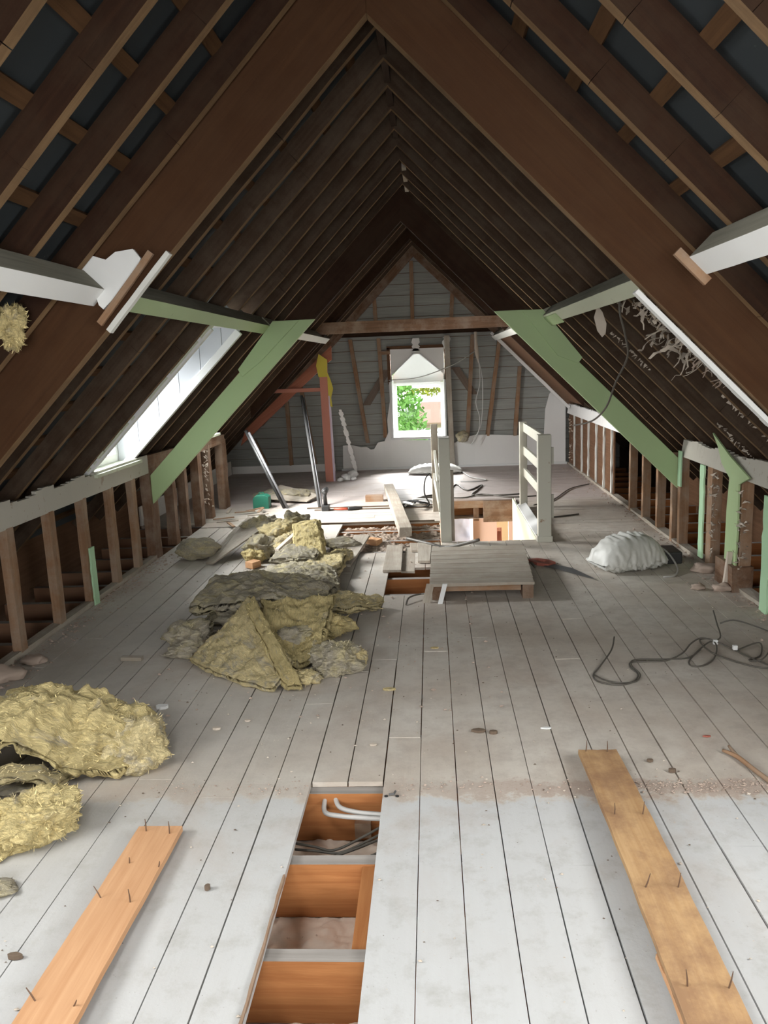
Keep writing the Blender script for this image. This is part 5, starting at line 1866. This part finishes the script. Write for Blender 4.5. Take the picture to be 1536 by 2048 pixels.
mb.build('handle', M['redhandle'], hs)

# dark strip beside the platform
# poles, drill, green box in the back left
for k, (a, b, r, mt, lab) in enumerate((
        ((-1.665, 8.70, 0.0), (-2.10, 8.95, 0.86), 0.020, 'black', 'thick dark pole leaning at the back left, left one of a close pair'),
        ((-1.625, 8.68, 0.0), (-2.06, 8.93, 0.84), 0.014, 'metal', 'silver pole leaning at the back left, right one of a close pair'),
        ((-1.275, 8.72, 0.0), (-1.545, 9.60, 1.20), 0.017, 'steel', 'tall grey metal pole leaning alone at the back left'),
        ((-1.245, 8.72, 0.0), (-1.52, 9.60, 1.18), 0.008, 'metal', 'thin bright rod leaning against the lone grey pole'))):
    mb = MB()
    mb.tube([V(a), V(a).lerp(V(b), .5), V(b)], r, 10)
    tag(mb.build('metal_pole', M[mt], smooth=True), lab, 'pole', 'leaning poles')
dr = thing('power_drill', 'black cordless tool with red grip standing on the boards at the back left', 'power tool', (-1.18, 8.5, 0))
mb = MB()
mb.box((-1.215, 8.44, 0.0), (-1.135, 8.56, 0.06))
mb.build('battery', M['black'], dr, bevel=0.008)
mb = MB()
mb.tube([(-1.175, 8.50, 0.05), (-1.18, 8.50, 0.16), (-1.175, 8.50, 0.20)], [0.024, 0.020, 0.026], 10)
mb.build('grip', M['black'], dr, smooth=True)
mb = MB()
mb.tube([(-1.175, 8.44, 0.215), (-1.175, 8.50, 0.215), (-1.175, 8.60, 0.215)], [0.032, 0.036, 0.030], 12)
mb.build('motor_housing', M['black'], dr, smooth=True, bevel=0.004)
mb = MB()
mb.tube([(-1.175, 8.40, 0.215), (-1.175, 8.445, 0.215)], [0.014, 0.022], 10)
mb.build('chuck', M['steel'], dr)
pl = thing('pliers', 'red handled pliers lying right of the black tool', 'hand tool', (-0.98, 8.45, 0))
mb = MB()
mb.tube([(-1.08, 8.47, .02), (-1.0, 8.44, .022), (-0.93, 8.45, .02)], [0.010, 0.014, 0.012], 8, smooth_pts=3)
mb.build('handle', M['red'], pl, smooth=True)
mb = MB()
mb.tube([(-0.93, 8.45, .02), (-0.86, 8.47, .022), (-0.78, 8.50, .02)], [0.018, 0.020, 0.012], 8, smooth_pts=3)
mb.build('head', M['black'], pl, smooth=True)
bx = thing('green_case', 'small dark green plastic case at the back left behind the insulation', 'case', (-1.9, 8.75, 0))
mb = MB()
mb.prism([(-2.02, 8.70, 0.0), (-1.84, 8.70, 0.0), (-1.84, 8.70, 0.13), (-1.88, 8.70, 0.155), (-1.98, 8.70, 0.155), (-2.02, 8.70, 0.12)], (0, 0.14, 0))
mb.build('body', M['greenplastic'], bx, bevel=0.008)
mb = MB()
mb.tube([(-1.96, 8.77, 0.155), (-1.955, 8.77, 0.178), (-1.91, 8.77, 0.178), (-1.90, 8.77, 0.155)], 0.006, 6)
mb.build('handle', M['greenplastic'], bx)
# heap of scrap by the poles
clump('low heap of dusty scrap behind the leaning poles', (-1.75, 9.35, 0.04), (0.32, 0.22, 0.09), M['insG'], 51.0, 0.5, 5, 200, group=None, name='scrap_heap', cat='rubble')
mb = MB()
mb.prism([(-2.0, 9.1, 0.05), (-1.45, 8.95, 0.02), (-1.35, 9.25, 0.04), (-1.85, 9.5, 0.14)], (0, 0, 0.012))
tag(mb.build('hardboard_sheet', M['greyboard']), 'torn grey sheet on the scrap behind the leaning poles', 'board')
for k in range(9):
    mb = MB()
    x, y = -2.25 + 0.06 * k + random.uniform(-.03, .03), 7.4 + random.uniform(-.3, 1.2)
    a = random.uniform(0, 3.1)
    mb.bar((x - .1 * math.cos(a), y - .1 * math.sin(a), 0.012 + .004 * k), (x + .12 * math.cos(a), y + .12 * math.sin(a), 0.02 + .004 * k), V((-math.sin(a), math.cos(a), 0)) * 0.03, (0, 0, 0.01))
    tag(mb.build('wood_scrap', M[random.choice(['chip', 'greyboard', 'stud'])]), 'flat wood scrap among the litter by the dark left studs', 'offcut', 'wood scraps by the left studs')
# plaster lumps at the foot of the red post
for k, (x, y, r) in enumerate(((-1.18, 10.75, .06), (-1.12, 11.0, .07), (-1.22, 10.9, .05), (-1.08, 10.72, .035), (-1.25, 10.62, .04))):
    clump('pale plaster lump at the foot of the red post, %s' % ('nearest the post', 'largest', 'middle', 'rightmost', 'front')[k], (x, y, r * 0.6), (r, r, r * .8), M['plaster'], 60 + k, 0.3, 3, 0, group='plaster lumps by the red post', name='plaster_lump', cat='plaster')
# clods at the left and right walls
for k, (x, y, r, lab) in enumerate(((-2.22, 4.06, .05, 'dusty plaster clod at the foot of the left knee wall, front'), (-2.27, 3.82, .08, 'large dusty plaster clod at the lower left edge'), (1.86, 5.15, .05, 'plaster clod below the green bracket'), (1.90, 5.62, .07, 'rubble clod at the foot of the right knee wall behind the white sack'), (1.72, 5.20, .035, 'grey block shaped clod on the floor by the right knee wall'))):
    clump(lab, (x, y, r * 0.4), (r * 1.3, r, r * .6), M['grit'], 70 + k, 0.4, 3, 0, group='clods along the knee walls', name='plaster_clod', cat='plaster')

# ------------------------------------------------------------------ crumbs, dust and chips on the floor (uncountable)


def crumbs(name, lab, n, fn, rmin, rmax, mat):
    m = MB()
    for i in range(n):
        x, y = fn()
        if any(h[0] - .01 < x < h[1] + .01 and h[2] - .01 < y < h[3] + .01 for h in HOLES):
            continue
        r = rmin + (rmax - rmin) * random.random() ** 3
        c = V((x, y, 0.0015 + r * 0.35))
        pts = []
        for k in range(5):
            th = 2 * math.pi * (k + random.uniform(-.3, .3)) / 5
            rr = r * random.uniform(0.6, 1.3)
            pts.append(c + V((math.cos(th) * rr, math.sin(th) * rr * random.uniform(.4, 1), random.uniform(-.2, .2) * r)))
        top = c + V((0, 0, r * random.uniform(.25, .7)))
        bot = c - V((0, 0, r * 0.3))
        vs = pts + [top, bot]
        fs = [(k, (k + 1) % 5, 5) for k in range(5)] + [((k + 1) % 5, k, 6) for k in range(5)]
        m.add(vs, fs, [v + V((i * .1, 0, 0)) for v in vs])
    o = m.build(name, mat, recalc=False)
    tag(o, lab, 'debris', kind='stuff')


R = random.Random(11)
crumbs('plaster_dust', 'scattered tiny pale plaster crumbs over the floor boards', 1500, lambda: (R.uniform(-2.2, 1.9), 1.6 + 6.0 * R.random() ** 1.1), 0.0012, 0.008, M['chip'])
crumbs('dark_crumbs', 'scattered tiny dark crumbs over the floor boards', 1100, lambda: (R.uniform(-2.0, 1.8), 1.6 + 5.4 * R.random() ** 0.7), 0.001, 0.006, M['chipdark'])
crumbs('partition_debris', 'line of pinkish mortar crumbs where a partition stood', 1700, lambda: (R.uniform(-1.1, 1.4) if R.random() < .4 else R.uniform(0.6, 1.4), R.gauss(2.72, 0.028)), 0.0015, 0.007, M['grit'])
crumbs('knee_wall_debris', 'mortar crumbs along the foot of the left knee wall', 900, lambda: (-2.34 + abs(R.gauss(0, 0.10)), R.uniform(3.4, 6.6)), 0.002, 0.016, M['grit'])
crumbs('knee_wall_debris', 'mortar crumbs along the foot of the right knee wall', 1000, lambda: (1.95 - abs(R.gauss(0, 0.07)), R.uniform(3.4, 11.2)), 0.002, 0.016, M['grit'])
crumbs('mid_debris', 'brown litter around the platform and the insulation heap', 700, lambda: (R.uniform(-1.5, 0.3), R.uniform(3.3, 7.6)), 0.002, 0.014, M['grit'])
# a few bigger chips as things
for k, (x, y, sx, sy, mt, lab) in enumerate((
        (0.445, 3.19, .022, .008, 'brightwhite', 'white paint flake on the floor near the right plank'),
        (0.16, 3.17, .030, .014, 'chipdark', 'dark crumbly lump in the middle of the floor'),
        (0.22, 3.15, .018, .010, 'chipdark', 'small dark lump right of the crumbly one'),
        (-0.28, 3.06, .016, .010, 'chip', 'pale chip left of the dark lump'),
        (0.80, 2.90, .012, .008, 'chipdark', 'dark round crumb right of the worn plank, near its top'),
        (0.86, 2.82, .014, .009, 'chipdark', 'dark oval crumb further right of the worn plank'),
        (1.08, 3.10, .016, .006, 'redhandle', 'reddish bean shaped chip on the right side'),
        (1.02, 1.93, .020, .005, 'black', 'black screw shaped scrap on the white boards at the right'),
        (-1.30, 3.45, .03, .02, 'brightwhite', 'small white curled scrap left of the middle heap'),
        (-0.86, 3.30, .014, .010, 'chip', 'light chip in front of the middle heap'),
        (-0.98, 3.22, .020, .010, 'chip', 'light broken chip left front of the middle heap'),
        (-1.17, 1.85, .022, .008, 'chipdark', 'dark splinter on the white boards left of the pine plank'),
        (-0.02, 4.18, .022, .012, 'insY', 'tiny yellow wool scrap on the floor right of the middle heap'),
        (-0.24, 3.62, .030, .012, 'insY', 'yellow wool shred below the lower right clump'),
        (-0.72, 2.14, .009, .009, 'chipdark', 'round black speck right of the pine plank'))):
    m = MB()
    pts = []
    for q in range(8):
        th = 2 * math.pi * q / 8
        f = 1 + 0.35 * noise.noise(V((k * 3, q * 1.3, 0)))
        pts.append((x + math.cos(th) * sx * f, y + math.sin(th) * sy * f, 0.002))
    m.prism(pts, (0, 0, 0.006 + 0.004 * (k % 3)))
    tag(m.build('floor_chip', M[mt], bevel=0.001), lab, 'debris')
# mortise marks and small bolt on the board right of the slot
for k, (x, y, lab) in enumerate(((-0.205, 2.665, 'left'), (-0.165, 2.665, 'right'))):
    m = MB()
    m.tube([(x, y, 0.0005), (x, y, 0.0022)], 0.007, 12)
    tag(m.build('drill_mark', M['black']), 'round dark hole mark on the board right of the floor slot, %s one' % lab, 'mark')
m = MB()
m.tube([(-0.195, 2.668, 0.006), (-0.177, 2.67, 0.006), (-0.172, 2.69, 0.006)], 0.004, 8)
tag(m.build('bent_hook', M['steel']), 'small bent metal hook beside the dark hole marks', 'hook')

# ------------------------------------------------------------------ outside view
g = MB()
g.box((-60, 13.5, -4.6), (60, 90, -4.5))
struct(g.build('ground', M['greenleaf']), 'green ground outside')
rr = random.Random(5)


def leaves(m, c, r, n, sz):
    for i in range(n):
        d = V((rr.gauss(0, 1), rr.gauss(0, 1), rr.gauss(0, 1))).normalized() * rr.uniform(0.55, 1.0)
        p = V(c) + V((d.x * r[0], d.y * r[1], d.z * r[2]))
        a = V((rr.uniform(-1, 1), rr.uniform(-1, 1), rr.uniform(-1, 1))).normalized()
        b = a.cross(V((rr.uniform(-1, 1), rr.uniform(-1, 1), rr.uniform(-1, 1)))).normalized()
        s_ = sz * rr.uniform(.6, 1.3)
        m.add([p - a * s_, p + b * s_ * .45, p + a * s_, p - b * s_ * .45], [(0, 1, 2, 3)])


for k, (c, r, n, mt, lab) in enumerate((((-1.05, 20, -0.3), (0.95, 0.9, 2.0), 4200, 'greenleaf', 'leafy green tree on the left of the window view'),
                                        ((-0.1, 27, 1.15), (1.6, 0.8, 0.75), 3200, 'yellowleaf', 'yellow-green tree top at the top right of the window view'))):
    t = thing('tree', lab, 'tree', (c[0], c[1], -4.5))
    m = MB()
    leaves(m, c, r, n, 0.085)
    m.build('crown', M[mt], t, recalc=False)
    m = MB()
    m.tube([(c[0] + (1.5 if k else 0), c[1], -4.5), (c[0] + (1.5 if k else .1), c[1], -1.5), (c[0] + (0.9 if k else 0), c[1], c[2])], [0.16, 0.12, 0.05], 8)
    m.build('trunk', M['bark'], t)
h = thing('house', 'neighbouring house with a brown roof seen through the far window', 'house', (0.3, 31, -4.5))
m = MB()
m.box((-0.75, 30, -4.5), (1.8, 34, -0.75))
m.build('wall', M['brick'], h)
m = MB()
m.prism([(-0.9, 29.8, -0.78), (2.0, 29.8, -0.78), (1.6, 32, -0.12), (-0.4, 32, -0.12)], (0, 0, 0.08))
m.build('roof', M['rooftile'], h)
m = MB()
m.box((-0.35, 29.95, -1.35), (0.15, 30.0, -0.95))
m.build('window', M['glassdark'], h)
fn = thing('garden_fence', 'white fence rail in the window view in front of the house', 'fence', (0.0, 26, -1.2))
for z in (-0.62, -0.86):
    m = MB()
    m.box((-0.75, 26, z - 0.03), (0.9, 26.05, z + 0.03))
    m.build('rail', M['brightwhite'], fn)
for x in (-0.7, 0.1, 0.85):
    m = MB()
    m.box((x - .03, 26, -4.5), (x + .03, 26.06, -0.55))
    m.build('post', M['brightwhite'], fn)
